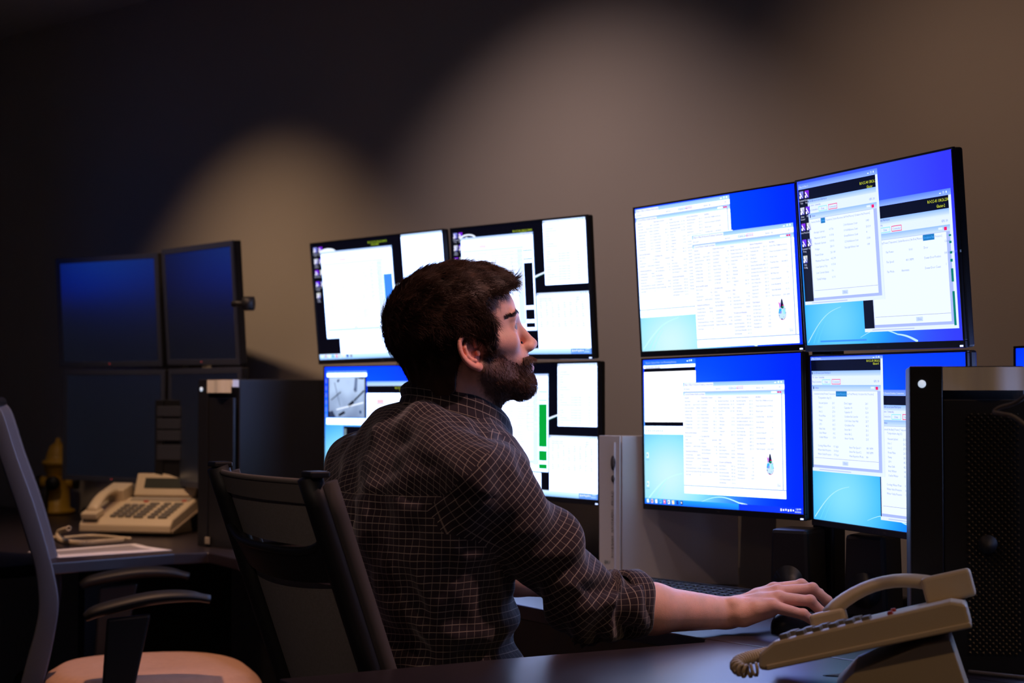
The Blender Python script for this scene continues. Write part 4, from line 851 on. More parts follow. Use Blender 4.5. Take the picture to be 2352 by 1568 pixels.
# the empty chair on the left: local +X is the way it faces
EC = (-.875, 4.13); ER = math.radians(14)
t = thing('office_chair', (EC[0], EC[1], 0), ER, 'empty office chair with beige seat at the left edge', 'office chair', 'office chairs')
def seat(a, b):
    th = 2 * PI * a; n = 2.6; c, s_ = math.cos(th), math.sin(th)
    r = 1 / (abs(c) ** n + abs(s_) ** n) ** (1 / n)
    ring = [(0, .480), (.55, .492), (.86, .486), (.97, .468), (1.0, .445), (.985, .428), (.975, .425), (.975, .420), (.99, .414), (.985, .385), (.94, .366), (0, .366)]
    k = b * (len(ring) - 1); i = min(int(k), len(ring) - 2); q = k - i
    rr = ring[i][0] * (1 - q) + ring[i + 1][0] * q; zz = ring[i][1] * (1 - q) + ring[i + 1][1] * q
    return (.265 * c * r * rr, .255 * s_ * r * rr, zz + .020 - .03 * max(0, c * rr) ** 3 * (zz > .42))
MB().grid(seat, 64, 33).build('seat', m_seat, t)
MB().tube([(.262 * math.cos(q) / (abs(math.cos(q)) ** 2.6 + abs(math.sin(q)) ** 2.6) ** (1 / 2.6), .252 * math.sin(q) / (abs(math.cos(q)) ** 2.6 + abs(math.sin(q)) ** 2.6) ** (1 / 2.6), .440 - .03 * max(0, math.cos(q)) ** 3) for q in [2 * PI * i / 64 for i in range(65)]], .0045, 6).build('seat_piping', m_satin, t)
def w2l(p): d = p - Vector((EC[0], EC[1], 0)); return Vector((d.x * math.cos(ER) + d.y * math.sin(ER), -d.x * math.sin(ER) + d.y * math.cos(ER), d.z))
YB = 4.0
front = [w2l(at(u, v, YB)) for u, v in ((-6, 930), (10, 955), (40, 1050), (76, 1150), (106, 1250), (126, 1330), (134, 1390), (127, 1450), (108, 1540), (84, 1620))]
back = [w2l(at(u, v, YB)) for u, v in ((-40, 935), (-28, 960), (2, 1060), (36, 1160), (62, 1245), (80, 1310), (88, 1390), (80, 1450), (58, 1530), (40, 1600))]
yc = front[0].y; hw = .215
bk = MB()
def bf(a, b):
    y = yc + (2 * hw) * b; cu = .035 * (1 - (2 * b - 1) ** 2); p = catmull([(q.x, 0, q.z) for q in front], a); return (p.x - cu, y, p.z)
def bb_(a, b):
    y = yc + (2 * hw) * b; cu = .035 * (1 - (2 * b - 1) ** 2); p = catmull([(q.x, 0, q.z) for q in front], a); return (p.x - cu - .012, y, p.z)
bk.grid(bf, 30, 10).grid(bb_, 30, 10).build('backrest_shell', m_back2, t)
for yy, nm in ((yc, 'side_frame'), (yc + 2 * hw, 'side_frame')):
    fm = MB(); fp_ = smoothpath([(q.x, yy, q.z) for q in front], 4); bp_ = smoothpath([(q.x, yy, q.z) for q in back], 4); n = len(fp_)
    v = []
    for a, b in zip(fp_, bp_):
        for off in (-.012, .012): v += [(a.x, yy + off, a.z), (b.x, yy + off, b.z)]
    f = []
    for i in range(n - 1):
        o_ = i * 4; f += [(o_, o_ + 4, o_ + 5, o_ + 1), (o_ + 2, o_ + 3, o_ + 7, o_ + 6), (o_, o_ + 2, o_ + 6, o_ + 4), (o_ + 1, o_ + 5, o_ + 7, o_ + 3)]
    f += [(0, 1, 3, 2), ((n - 1) * 4, (n - 1) * 4 + 2, (n - 1) * 4 + 3, (n - 1) * 4 + 1)]
    fm.add(v, f, True).build(nm, m_back2, t, bev=.004)
MB().tube([(front[0].x - .012, yc, front[0].z + .004), (front[0].x - .045, yc + hw, front[0].z + .010), (front[0].x - .012, yc + 2 * hw, front[0].z + .004)], .014, 10).build('top_rail', m_satin, t)
MB().tube([(back[-1].x, yc + hw, back[-1].z), (-.12, 0, .40), (.0, 0, .40)], [.03, .03, .035], 10).build('backrest_bracket', m_satin, t)
for yy, (ua, va, ub, vb, Yd) in ((-.24, (195, 1418, 487, 1384, 3.88)), (.27, (185, 1345, 437, 1330, 4.36))):
    a, b = w2l(at(ua, va, Yd)), w2l(at(ub, vb, Yd)); Ya = a.y
    pad = MB(); pts = [a, a.lerp(b, .12) + Vector((0, 0, .012)), a.lerp(b, .5) + Vector((0, 0, .022)), a.lerp(b, .8) + Vector((0, 0, .016)), b]
    pts = smoothpath([(p.x, Ya, p.z) for p in pts], 5)
    n_ = len(pts); pad.tube([(p.x, p.y, p.z) for p in pts], [.012 + .026 * math.sin(PI * min(.93, .07 + i / n_)) ** .5 for i in range(n_)], 16, flat=.42)
    pad.build('armrest_pad', m_satin, t)
    mx = a.x + (b.x - a.x) * .33
    v = [(mx - .045, Ya - .012, a.z - .004), (mx + .055, Ya - .012, a.z + .004), (mx - .0, Ya - .012, .40), (mx - .06, Ya - .012, .40)]
    pm = MB(); v2 = [(x, y + .024, z) for x, y, z in v]
    pm.add(v + v2, [(0, 1, 2, 3), (4, 7, 6, 5), (0, 4, 5, 1), (1, 5, 6, 2), (2, 6, 7, 3), (3, 7, 4, 0)]).box((mx - .03, Ya * .55, .395), (.05, abs(Ya) * .95, .02)); pm.build('armrest_post', m_satin, t, bev=.006)
star_base(t, .40)
# the person's chair: local +X is the way it faces, seen from behind
PR_ = at(733, 1094, 2.62); PL_ = at(509, 1088, 3.01)
wv = Vector((PL_.x - PR_.x, PL_.y - PR_.y, 0)); CW = wv.length; side = wv.normalized(); fwd = Vector((side.y, -side.x, 0)); crz = math.atan2(fwd.y, fwd.x)
midt = Vector(((PR_.x + PL_.x) / 2, (PR_.y + PL_.y) / 2, 0)); LEAN = math.tan(math.radians(19)); TOPZ = 1.035
org = midt + fwd * .34
t = thing('office_chair', (org.x, org.y, 0), crz, 'dark mesh-back office chair the person sits on', 'office chair', 'office chairs')
def bp(y, z, off=0): return (-.34 + (TOPZ - z) * LEAN - .03 * (1 - (2 * y / CW) ** 2) + off, y, z)     # backrest surface, y from -CW/2 (near post) to CW/2
HW = CW / 2
MB().grid(lambda a, b: bp((2 * a - 1) * (HW - .03), .925 + b * .085), 16, 6).build('upper_mesh', m_dark, t)
MB().grid(lambda a, b: bp((2 * a - 1) * (HW - .03), .47 + b * .395), 16, 14).build('lower_mesh', m_dark, t)
for sgn in (-1, 1):
    n_ = 12; fm = MB()
    pts = [bp(sgn * (HW - .012), TOPZ + .006 - i * (TOPZ + .006 - .45) / n_, -.006) for i in range(n_ + 1)]
    fm.tube(pts, .020, 10, flat=1.0).build('back_post', m_satin, t)
    fm = MB(); pts2 = [bp(sgn * (HW - .004), TOPZ - .004 - i * (TOPZ - .45) / n_, .016) for i in range(n_ + 1)]
    fm.tube(pts2, .014, 8, flat=1.2).build('fabric_edge', m_edge, t)
    MB().box(bp(sgn * (HW - .004), TOPZ + .010), (.034, .040, .010), None, .003).build('post_cap', m_black, t)
rail = MB(); rail.grid(lambda a, b: bp((2 * a - 1) * (HW - .02), TOPZ - .004 - .034 * b, -.006), 16, 3).tube([bp((2 * i / 16 - 1) * (HW - .02), TOPZ - .003, -.003) for i in range(17)], .005, 8); rail.build('top_rail', m_rail, t)
lum = MB(); lum.grid(lambda a, b: bp((2 * a - 1) * (HW - .004), .932 - .012 * (1 - (2 * a - 1) ** 2) - .058 * b, -.022 + .01 * b), 16, 4)
lum.tube([bp((2 * i / 20 - 1) * (HW - .004), .930 - .014 * (1 - (2 * i / 20 - 1) ** 4) + .016 * abs(2 * i / 20 - 1) ** 8, -.018) for i in range(21)], .007, 8); lum.build('lumbar_support', m_satin, t)
MB().grid(lambda a, b: (-.13 + .44 * a, (2 * b - 1) * .24, .46 + .012 * math.sin(PI * a) - .03 * a ** 4), 14, 10).box((.09, 0, .435), (.44, .47, .05), None, .02).build('seat', m_dark, t)
MB().tube([bp(0, .50), (-.10, 0, .42), (.05, 0, .40)], [.03, .032, .035], 10).build('backrest_bracket', m_satin, t)
star_base(t, .42, (.09, 0))

# ------------------------------------------------------------------ the seated man
def sd_ell(x, y, z, c, r):
    a, b, d = (x - c[0]) / r[0], (y - c[1]) / r[1], (z - c[2]) / r[2]; k0 = np.sqrt(a * a + b * b + d * d)
    a, b, d = a / r[0], b / r[1], d / r[2]; k1 = np.sqrt(a * a + b * b + d * d) + 1e-9; return k0 * (k0 - 1) / k1
def sd_cap(x, y, z, p, q, r0, r1=None):
    r1 = r0 if r1 is None else r1; p = np.array(p, float); q = np.array(q, float); d = q - p; L2 = float(d @ d) + 1e-12
    t = np.clip(((x - p[0]) * d[0] + (y - p[1]) * d[1] + (z - p[2]) * d[2]) / L2, 0, 1)
    return np.sqrt((x - p[0] - t * d[0]) ** 2 + (y - p[1] - t * d[1]) ** 2 + (z - p[2] - t * d[2]) ** 2) - (r0 + (r1 - r0) * t)
def smin(a, b, k): h = np.clip(.5 + .5 * (b - a) / k, 0, 1); return b * (1 - h) + a * h - k * h * (1 - h)
def smax(a, b, k): return -smin(-a, -b, k)
def surface(fn, lo, hi, h):
    """surface nets: fn(x,y,z) -> distance; returns verts (n,3), quads (m,4)"""
    ax = [np.arange(l, u + h, h) for l, u in zip(lo, hi)]
    X, Y, Z = np.meshgrid(*ax, indexing='ij'); V = fn(X, Y, Z).astype(np.float32); ins = V < 0
    nx, ny, nz = V.shape; cell = (nx - 1, ny - 1, nz - 1); acc = np.zeros(cell + (3,)); cnt = np.zeros(cell)
    corners = [(i, j, k) for i in (0, 1) for j in (0, 1) for k in (0, 1)]
    sl = lambda o: tuple(slice(o[d], o[d] + cell[d]) for d in range(3))
    for a in corners:
        for d in range(3):
            if a[d]: continue
            b = list(a); b[d] = 1; va, vb = V[sl(a)], V[sl(b)]; m = (va < 0) != (vb < 0)
            t = np.where(m, va / np.where(m, va - vb, 1), 0)
            for e in range(3): acc[..., e] += np.where(m, a[e] + (t if e == d else 0), 0)
            cnt += m
    act = cnt > 0; idx = -np.ones(cell, int); idx[act] = np.arange(act.sum())
    I = np.argwhere(act); P = (acc[act] / cnt[act][:, None] + I) * h + np.array([a[0] for a in ax])
    Q = []
    for d in range(3):
        e, f = (d + 1) % 3, (d + 2) % 3; lo_ = [slice(None)] * 3; hi_ = [slice(None)] * 3
        lo_[d] = slice(0, V.shape[d] - 1); hi_[d] = slice(1, V.shape[d]); A, B = ins[tuple(lo_)], ins[tuple(hi_)]; m = A != B
        g = np.argwhere(m); g = g[(g[:, e] > 0) & (g[:, f] > 0) & (g[:, e] < cell[e]) & (g[:, f] < cell[f])]
        def cid(de, df): q = g.copy(); q[:, e] -= de; q[:, f] -= df; return idx[q[:, 0], q[:, 1], q[:, 2]]
        q = np.stack([cid(1, 1), cid(0, 1), cid(0, 0), cid(1, 0)], 1); fl = A[g[:, 0], g[:, 1], g[:, 2]]
        Q.append(q[fl]); Q.append(q[~fl][:, ::-1])
    return P, np.concatenate(Q)
def relax(P, Q, n=2, k=.5):
    for _ in range(n):
        s_ = np.zeros_like(P); c = np.zeros(len(P))
        for i in range(4):
            for j in ((i + 1) % 4, (i + 3) % 4): np.add.at(s_, Q[:, i], P[Q[:, j]]); np.add.at(c, Q[:, i], 1)
        P = P * (1 - k) + s_ / c[:, None] * k
    return P
def normals(P, Q):
    n = np.cross(P[Q[:, 2]] - P[Q[:, 0]], P[Q[:, 3]] - P[Q[:, 1]]); N = np.zeros_like(P)
    for i in range(4): np.add.at(N, Q[:, i], n)
    return N / (np.linalg.norm(N, axis=1)[:, None] + 1e-12)
def npmesh(name, P, Q):
    me = bpy.data.meshes.new(name); me.vertices.add(len(P)); me.vertices.foreach_set('co', np.asarray(P, np.float32).ravel())
    me.loops.add(Q.size); me.loops.foreach_set('vertex_index', Q.astype(np.int32).ravel()); me.polygons.add(len(Q))
    me.polygons.foreach_set('loop_start', np.arange(0, Q.size, Q.shape[1], dtype=np.int32)); me.polygons.foreach_set('loop_total', np.full(len(Q), Q.shape[1], np.int32))
    me.update(calc_edges=True); me.validate(); me.shade_smooth(); return me
def setcol(me, name, col):
    a = me.attributes.new(name, 'FLOAT_COLOR', 'POINT'); arr = np.ones((len(col), 4), np.float32); arr[:, :3] = col; a.data.foreach_set('color', arr.ravel())
def vnoise(P, f, seed=0.):
    return np.array([mnoise.noise((p[0] * f + seed, p[1] * f + seed * 1.7, p[2] * f - seed)) for p in P])

# head frame: F forward, L to his left, U up
HY, HP = math.radians(13), math.radians(12)
hF = np.array([math.cos(HY) * math.cos(HP), math.sin(HY) * math.cos(HP), math.sin(HP)]); hL = np.array([-math.sin(HY), math.cos(HY), 0.]); hU = np.cross(hF, hL)
HO = np.array(at(1068, 773, 2.97))
Hm = np.stack([hF, hL, hU], 1)                         # local -> world: HO + Hm @ p
def h2w(p): return HO + np.asarray(p) @ Hm.T
def w2h(p): return (np.asarray(p) - HO) @ Hm
man = thing('person', (-.12, 2.92, .0), 0, 'bearded man in dark checked shirt sitting and looking up at the right monitors', 'person')
MO = np.array(man.location)
C7 = np.array([-.196, 2.93, 1.136])
tF = np.array([.79, .613, 0.]); tR = np.array([.613, -.79, 0.]); tU = np.array([0, 0, 1.])
def T(r, f, u): return C7 + tR * r + tF * f + tU * u
neck0 = w2h(T(.0, .105, -.06)); neck1 = np.array([-.030, 0, -.070])
def head_sd(F, L, U, fine=True):
    aL = np.abs(L)
    d = sd_ell(F, L, U, (-.016, 0, .034), (.108, .078, .084))
    d = smin(d, sd_ell(F, L, U, (.028, 0, .030), (.068, .066, .066)), .02)
    d = smin(d, sd_ell(F, L, U, (.034, 0, -.035), (.060, .058, .070)), .025)
    d = smin(d, sd_cap(F, aL, U, (.004, .056, -.062), (.078, .018, -.108), .019, .017), .022)
    d = smin(d, sd_ell(F, L, U, (.084, 0, -.106), (.021, .025, .019)), .018)
    d = smin(d, sd_cap(F, L, U, (.04, 0, -.085), (.075, 0, -.095), .036, .028), .02)
    d = smin(d, sd_cap(F, aL, U, (.066, .042, -.026), (.025, .062, -.018), .018, .015), .018)
    d = smin(d, sd_ell(F, L, U, (.074, 0, -.066), (.034, .034, .030)), .018)
    d = smin(d, sd_cap(F, aL, U, (.0895, .008, .0155), (.080, .040, .018), .0105, .010), .012)
    d = smax(d, -sd_ell(F, aL, U, (.106, .034, -.001), (.023, .018, .0135)), .010)
    d = smin(d, sd_cap(F, L, U, (.093, 0, .008), (.114, 0, -.033), .0068, .0094), .012)
    d = smin(d, sd_ell(F, aL, U, (.107, .0105, -.0415), (.012, .0075, .0085)), .006)
    d = smin(d, sd_ell(F, L, U, (.1155, 0, -.0375), (.0110, .0105, .0095)), .006)
    d = smin(d, sd_ell(F, L, U, (.101, 0, -.0665), (.0125, .024, .0055)), .006)
    d = smin(d, sd_ell(F, L, U, (.099, 0, -.0785), (.0125, .020, .0065)), .005)
    d = smax(d, -sd_cap(F, L, U, (.112, -.022, -.0725), (.112, .022, -.0725), .0022), .003)
    d = smax(d, -sd_ell(F, aL, U, (.1105, .0062, -.0510), (.006, .0035, .0035)), .003)
    # eyelids around the eyeball
    lid = sd_ell(F, aL, U, (.0755, .0345, .0), (.0142, .0150, .0135))
    opening = sd_ell(F, aL, U, (.090, .0350, -.0008), (.0175, .0150, .0056))
    d = smin(d, smax(lid, -opening, .0012), .0045)
    d = smax(d, -sd_ell(F, aL, U, (.089, .0350, -.0008), (.0140, .0140, .0048)), .001)
    nk = sd_cap(F, L, U, tuple(neck1), tuple(neck0), .058, .062); nk = smin(nk, sd_ell(F, L, U, (-.058, 0, -.045), (.052, .052, .065)), .03)
    nk = smin(nk, sd_cap(F, L, U, (.012, 0, -.085), tuple(neck0 + np.array([.030, 0, .0])), .044, .045), .02)
    d = smin(d, nk, .022)
    return d
hp_, hq_ = surface(head_sd, (-.15, -.10, -.24), (.15, .10, .13), .0023)
hp_ = relax(hp_, hq_, 1, .4)
def inpoly(px, py, poly):
    c = np.zeros(len(px), bool); n = len(poly)
    for i in range(n):
        (x1, y1), (x2, y2) = poly[i], poly[(i + 1) % n]; cond = (y1 > py) != (y2 > py)
        c ^= cond & (px < (x2 - x1) * (py - y1) / (y2 - y1 + 1e-12) + x1)
    return c
def polydist(px, py, poly):      # signed, negative inside
    d = np.full(px.shape, 9.)
    for i in range(len(poly)):
        a, b = np.array(poly[i]), np.array(poly[(i + 1) % len(poly)]); e = b - a; t = np.clip(((px - a[0]) * e[0] + (py - a[1]) * e[1]) / (e @ e), 0, 1)
        d = np.minimum(d, np.hypot(px - a[0] - t * e[0], py - a[1] - t * e[1]))
    return np.where(inpoly(px.ravel(), py.ravel(), poly).reshape(px.shape), -d, d)
HAIR = [(.16, .20), (.122, .092), (.088, .070), (.070, .064), (.047, .062), (.036, .052), (.034, .036), (.042, .022), (.040, .004), (.036, -.03), (.022, -.040), (.008, -.012), (-.004, -.002), (-.020, -.004), (-.030, -.030), (-.034, -.056), (-.046, -.088), (-.080, -.112), (-.20, -.110), (-.20, .20)]
BEARD = [(.042, -.010), (.040, -.032), (.056, -.051), (.078, -.064), (.090, -.060), (.100, -.054), (.16, -.050), (.16, -.16), (.06, -.17), (.022, -.132), (.004, -.105), (-.006, -.075), (.004, -.052), (.012, -.030), (.022, -.010)]
def skin_cols(P, amount=1.):
    base = np.array([.74, .43, .34]); n = vnoise(P, 45)[:, None]; n2 = vnoise(P, 160, 3.)[:, None]
    return base * (1 + .10 * n + .06 * n2) * np.array([1, 1, 1.]) + np.array([.03, -.01, -.008]) * n
hc = skin_cols(hp_)
db = polydist(hp_[:, 0], hp_[:, 2], BEARD); nb_ = vnoise(hp_, 220, 9.) * .004
lipm = (np.abs(hp_[:, 1]) < .021) & (hp_[:, 0] > .098) & (hp_[:, 2] > -.084) & (hp_[:, 2] < -.062)
bm_ = np.clip(.5 - (db + nb_) / .012, 0, 1) * (~lipm); bm_ = bm_[:, None] * (.90 + .05 * np.clip((.0 - hp_[:, 2] - .085) / .02, 0, 1))[:, None]
hc = hc * (1 - bm_) + np.array([.050, .026, .018]) * bm_
hc[lipm] = np.array([.42, .17, .15])
chk = np.exp(-(((hp_[:, 0] - .062) / .026) ** 2 + ((hp_[:, 2] + .035) / .020) ** 2))[:, None]; hc = hc * (1 - .35 * chk) + np.array([.60, .22, .18]) * .35 * chk
# ear: built at the side of the head
def ear_sd(x, y, z):            # x forward, y outward, z up ; centred on the ear
    P_ = [(.015, .002, .006), (.016, .003, .018), (.009, .0065, .0275), (-.003, .009, .0295), (-.014, .011, .023), (-.0185, .012, .010), (-.0175, .011, -.004), (-.012, .009, -.016), (-.003, .006, -.026), (.005, .0045, -.031)]
    P_ = [tuple(q) for q in smoothpath(P_, 3)]; d = None
    for i in range(len(P_) - 1):
        r = .0042 + .0010 * min(1, max(0, (i - 16) / 6)); e = sd_cap(x, y, z, P_[i], P_[i + 1], r, r); d = e if d is None else smin(d, e, .0015)
    d = smin(d, sd_ell(x, y, z, (.005, .004, -.030), (.0085, .0045, .0080)), .004)
    bowl = np.abs((y - .0015) - (.0065 * (-x / .018))) - .0018; rim = ((x + .001) / .0185) ** 2 + ((z - .001) / .030) ** 2 - 1
    d = smin(d, smax(bowl, rim * .012, .002), .0025)
    for a, b, r in (((-.001, .006, .020), (-.008, .0085, .010), .0028), ((-.008, .0085, .010), (-.0085, .0080, -.004), .0034), ((-.0085, .008, -.004), (-.003, .0065, -.014), .0032), ((-.003, .0065, -.014), (.003, .0062, -.0175), .0036)):
        d = smin(d, sd_cap(x, y, z, a, b, r), .0025)
    d = smin(d, sd_ell(x, y, z, (.0125, .0055, -.007), (.0045, .0035, .0055)), .003)
    d = smax(d, -sd_ell(x, y, z, (.0045, .004, -.005), (.0062, .0060, .0075)), .002)
    d = smin(d, sd_ell(x, y, z, (.004, -.005, .0), (.012, .008, .022)), .004)
    return d
ep, eq = surface(ear_sd, (-.026, -.014, -.042), (.024, .02, .038), .00095)
EC_ = {}
def ear_place(sgn):
    a = math.radians(10); q = ep.copy(); x = q[:, 0] * math.cos(a) - q[:, 2] * math.sin(a); z = q[:, 0] * math.sin(a) + q[:, 2] * math.cos(a); y = q[:, 1]
    b = math.radians(16); x2 = x * math.cos(b) + y * math.sin(b) * .0; y2 = y * math.cos(b) - x * math.sin(b)
    return np.stack([x2 - .012, sgn * (y2 + .0735), z - .027], 1)
er, el = ear_place(-1), ear_place(1)
ecol = skin_cols(er) * np.array([1.12, .86, .82])
# hand and forearm (right), in world space
def chain(x, y, z, pts, rs, k=.004, d=None):
    for i in range(len(pts) - 1):
        e = sd_cap(x, y, z, pts[i], pts[i + 1], rs[i], rs[i + 1]); d = e if d is None else smin(d, e, k)
    return d
ELB = np.array(at(1372, 1392, 2.90)); WRI = np.array(at(1692, 1408, 3.03))
def A(u, v, Y): return np.array(at(u, v, Y))
HANDY = 3.03
FING = [  # MCP, PIP, DIP, tip ; radii
    ([A(1775, 1392, 2.995), A(1845, 1411, 2.990), A(1872, 1429, 2.992), A(1888, 1441, 2.995)], [.0115, .0092, .0082, .0068]),
    ([A(1790, 1374, 3.015), A(1861, 1380, 3.012), A(1886, 1404, 3.014), A(1893, 1426, 3.018)], [.0125, .0100, .0090, .0072]),
    ([A(1786, 1360, 3.038), A(1866, 1352, 3.040), A(1901, 1379, 3.040), A(1913, 1404, 3.044)], [.0128, .0102, .0092, .0074]),
    ([A(1778, 1354, 3.062), A(1841, 1343, 3.072), A(1882, 1362, 3.078), A(1900, 1388, 3.082)], [.0125, .0100, .0090, .0074]),
    ([A(1728, 1400, 3.075), A(1772, 1402, 3.095), A(1812, 1410, 3.100), A(1838, 1420, 3.098)], [.0150, .0115, .0100, .0080])]
def hand_sd(x, y, z):
    d = sd_cap(x, y, z, ELB, ELB * .62 + WRI * .38 + np.array([0, 0, .001]), .040, .042)
    d = smin(d, sd_cap(x, y, z, ELB * .62 + WRI * .38, WRI + np.array([-.01, 0, .0]), .042, .027), .02)
    for q, r0 in ((A(1690, 1398, 3.015), .024), (A(1690, 1398, 3.045), .024)):
        d = smin(d, sd_cap(x, y, z, WRI + np.array([-.02, (q - WRI)[1] * .6, 0]), q, .022, .021), .014)
    # metacarpals form the back of the hand
    wr = [A(1700, 1410, 3.005), A(1702, 1398, 3.020), A(1702, 1392, 3.038), A(1702, 1392, 3.055)]
    for w_, (pts, rs) in zip(wr, FING[:4]):
        mid_ = (w_ + pts[0]) / 2 + np.array([0, 0, .003]); d = smin(d, chain(x, y, z, [w_, mid_, pts[0]], [.0185, .0150, rs[0]]), .011)
    d = smin(d, sd_cap(x, y, z, A(1712, 1415, 3.01), A(1765, 1404, 3.00), .018, .012), .012)      # heel of the hand, little-finger side
    d = smin(d, sd_cap(x, y, z, A(1708, 1410, 3.055), FING[4][0][0], .020, .016), .014)
    for pts, rs in FING:
        f_ = chain(x, y, z, pts, rs, .0028)
        f_ = smin(f_, sd_ell(x, y, z, tuple(pts[1] + np.array([0, 0, .0015])), (rs[1] * 1.05, rs[1] * 1.08, rs[1] * 1.05)), .003)
        f_ = smin(f_, sd_ell(x, y, z, tuple(pts[0] + np.array([0, 0, .001])), (rs[0] * 1.1, rs[0] * 1.05, rs[0] * 1.05)), .003)
        d = smin(d, f_, .0035)
    for a, b in ((FING[0][0][0], A(1712, 1396, 3.01)), (FING[1][0][0], A(1712, 1386, 3.022)), (FING[2][0][0], A(1712, 1380, 3.038))):   # tendons
        d = smin(d, sd_cap(x, y, z, a + np.array([0, 0, .0085]), b + np.array([0, 0, .012]), .0028, .0018), .006)
    d = smin(d, sd_ell(x, y, z, tuple(A(1684, 1384, 3.006)), (.011, .010, .008)), .010)      # wrist bone
    return d
ap, aq = surface(hand_sd, (.11, 2.83, .700), (.60, 3.13, .860), .0023)
ap = relax(ap, aq, 1, .5); ac = skin_cols(ap)
kn = np.zeros(len(ap))
for pts, rs in FING[:4]:
    for p_ in pts[:2]: kn += np.exp(-np.sum((ap - p_ - np.array([0, 0, .006])) ** 2, 1) / .010 ** 2)
kn = np.clip(kn, 0, 1)[:, None]; ac = ac * (1 - .3 * kn) + np.array([.60, .20, .15]) * .3 * kn
# left forearm and hand reaching to the keyboard, coarse torso core under the shirt
LSH, LEL, LWR = T(-.175, .045, -.105), np.array([-.075, 3.235, .835]), np.array([.135, 3.33, .792])
LK = [LWR + np.array([.075, .035 - i * .020, .006]) for i in range(4)]
def left_sd(x, y, z):
    d = chain(x, y, z, [LEL, LEL * .6 + LWR * .4, LWR], [.040, .040, .026], .01)
    for i, p_ in enumerate(LK):
        d = smin(d, chain(x, y, z, [LWR + np.array([.012, .012 - i * .009, 0]), p_, p_ + np.array([.038, .006, .004]), p_ + np.array([.062, .008, -.010])], [.017, .012, .0098, .0075], .003), .007)
    return smin(d, chain(x, y, z, [LWR + np.array([.012, -.018, -.004]), LWR + np.array([.050, -.045, -.004]), LWR + np.array([.085, -.050, -.010])], [.018, .012, .0085], .004), .008)
lp_, lq_ = surface(left_sd, (-.13, 3.15, .72), (.32, 3.45, .90), .0045)
def core_sd(x, y, z):
    X_ = (x - C7[0]) * tR[0] + (y - C7[1]) * tR[1]; F_ = (x - C7[0]) * tF[0] + (y - C7[1]) * tF[1]; U_ = z - C7[2]
    d = sd_ell(X_, F_, U_, (0, .055, -.20), (.15, .09, .18)); d = smin(d, sd_ell(X_, F_, U_, (0, .08, -.45), (.13, .10, .22)), .05)
    d = smin(d, sd_cap(x, y, z, T(0, .035, -.07), T(0, .05, -.15), .058, .07), .03)
    SHR_ = T(.165, .04, -.11)
    for a, b in ((SHR_, ELB), (LSH, LEL)): d = smin(d, sd_cap(x, y, z, a, b, .045, .038), .03)
    for sg in (1, -1):
        hip = T(sg * .09, .09, -.60); kn_ = T(sg * .13, .50, -.60); ft = T(sg * .13, .48, -1.04)
        d = smin(d, chain(x, y, z, [hip, kn_, ft], [.075, .055, .042], .02), .03); d = smin(d, sd_cap(x, y, z, ft, ft + tF * .12 + tU * -.04, .035, .03), .02)
    return d
cp_, cq_ = surface(core_sd, (-.50, 2.55, .03), (.62, 3.65, 1.12), .0125)
parts = [(h2w(hp_), hq_, hc), (h2w(er), eq[:, ::-1], ecol), (h2w(el), eq, ecol), (ap, aq, ac), (lp_, lq_, skin_cols(lp_)), (cp_, cq_, np.tile([.56, .30, .22], (len(cp_), 1)))]
PV, PQ, PC, n_ = [], [], [], 0
for p_, q_, c_ in parts: PV.append(p_); PQ.append(q_ + n_); PC.append(c_); n_ += len(p_)
me = npmesh('body', np.concatenate(PV) - MO, np.concatenate(PQ)); setcol(me, 'col', np.concatenate(PC))
m_skin = attr_mat('skin', 'col', None, .48, sss=.12, bump=.25, bscale=900, spec=.4)
body = link('body', me, m_skin, man)
# eyes
m_eyew = mat('eye_white', (.30, .27, .26), .35); m_iris = mat('iris_blue_grey', (.08, .13, .17), .2, coat=1); m_pupil = mat('pupil', (.004, .004, .004), .1, coat=1)
for sg in (-1, 1):
    c0 = h2w((.0765, sg * .0345, 0)) - MO
    look = np.array([.95, .30, .13]); look /= np.linalg.norm(look)
    Mr = Matrix.Translation(Vector(c0)) @ Vector(look).to_track_quat('Z', 'Y').to_matrix().to_4x4()
    e = MB().lathe([(.0119 * math.sin(q), .0119 * math.cos(q)) for q in [PI * (1 - i / 16) for i in range(1, 16)]], 24, Mr).build('eyeball', m_eyew, man)
    MB().lathe([(.0, .01215), (.0062, .0106), (.0064, .0102), (0, .0106)][::-1], 20, Mr).build('iris', m_iris, e)
    MB().lathe([(.0, .0123), (.0022, .0119), (.0022, .0112), (0, .0112)][::-1], 16, Mr).build('pupil', m_pupil, e)

# hair: a cap that follows the skull plus locks
def hair_sd(F, L, U):
    d = head_sd_simple(F, L, U); reg = polydist(F, U, HAIR)
    thick = .0165 * np.clip((U + .085) / .10, .34, 1) + .005 * np.clip((F - .03) / .06, 0, 1) * (U > .05)
    n_ = .0010 * np.sin(F * 130 + L * 60 + U * 40) + .0009 * np.sin(L * 220 - F * 50 + U * 90)
    return smax(d - thick + n_, reg + n_ * 1.5, .005)
def head_sd_simple(F, L, U):
    d = sd_ell(F, L, U, (-.016, 0, .034), (.108, .078, .084))
    d = smin(d, sd_ell(F, L, U, (.028, 0, .030), (.068, .066, .066)), .02)
    d = smin(d, sd_ell(F, L, U, (.034, 0, -.035), (.060, .058, .070)), .025)
    d = smin(d, sd_ell(F, L, U, (-.058, 0, -.045), (.052, .052, .065)), .03); return smin(d, sd_cap(F, L, U, tuple(neck1), tuple(neck0), .058, .062), .022)
xp, xq = surface(hair_sd, (-.16, -.115, -.15), (.15, .115, .15), .0032)
xp = relax(xp, xq, 2, .5)
m_hair = mat('dark_brown_hair', (.040, .018, .010), .48, var=.6, vscale=45, spec=.3)
m_beard = mat('brown_beard_hair', (.075, .032, .018), .5, var=.4, vscale=90)
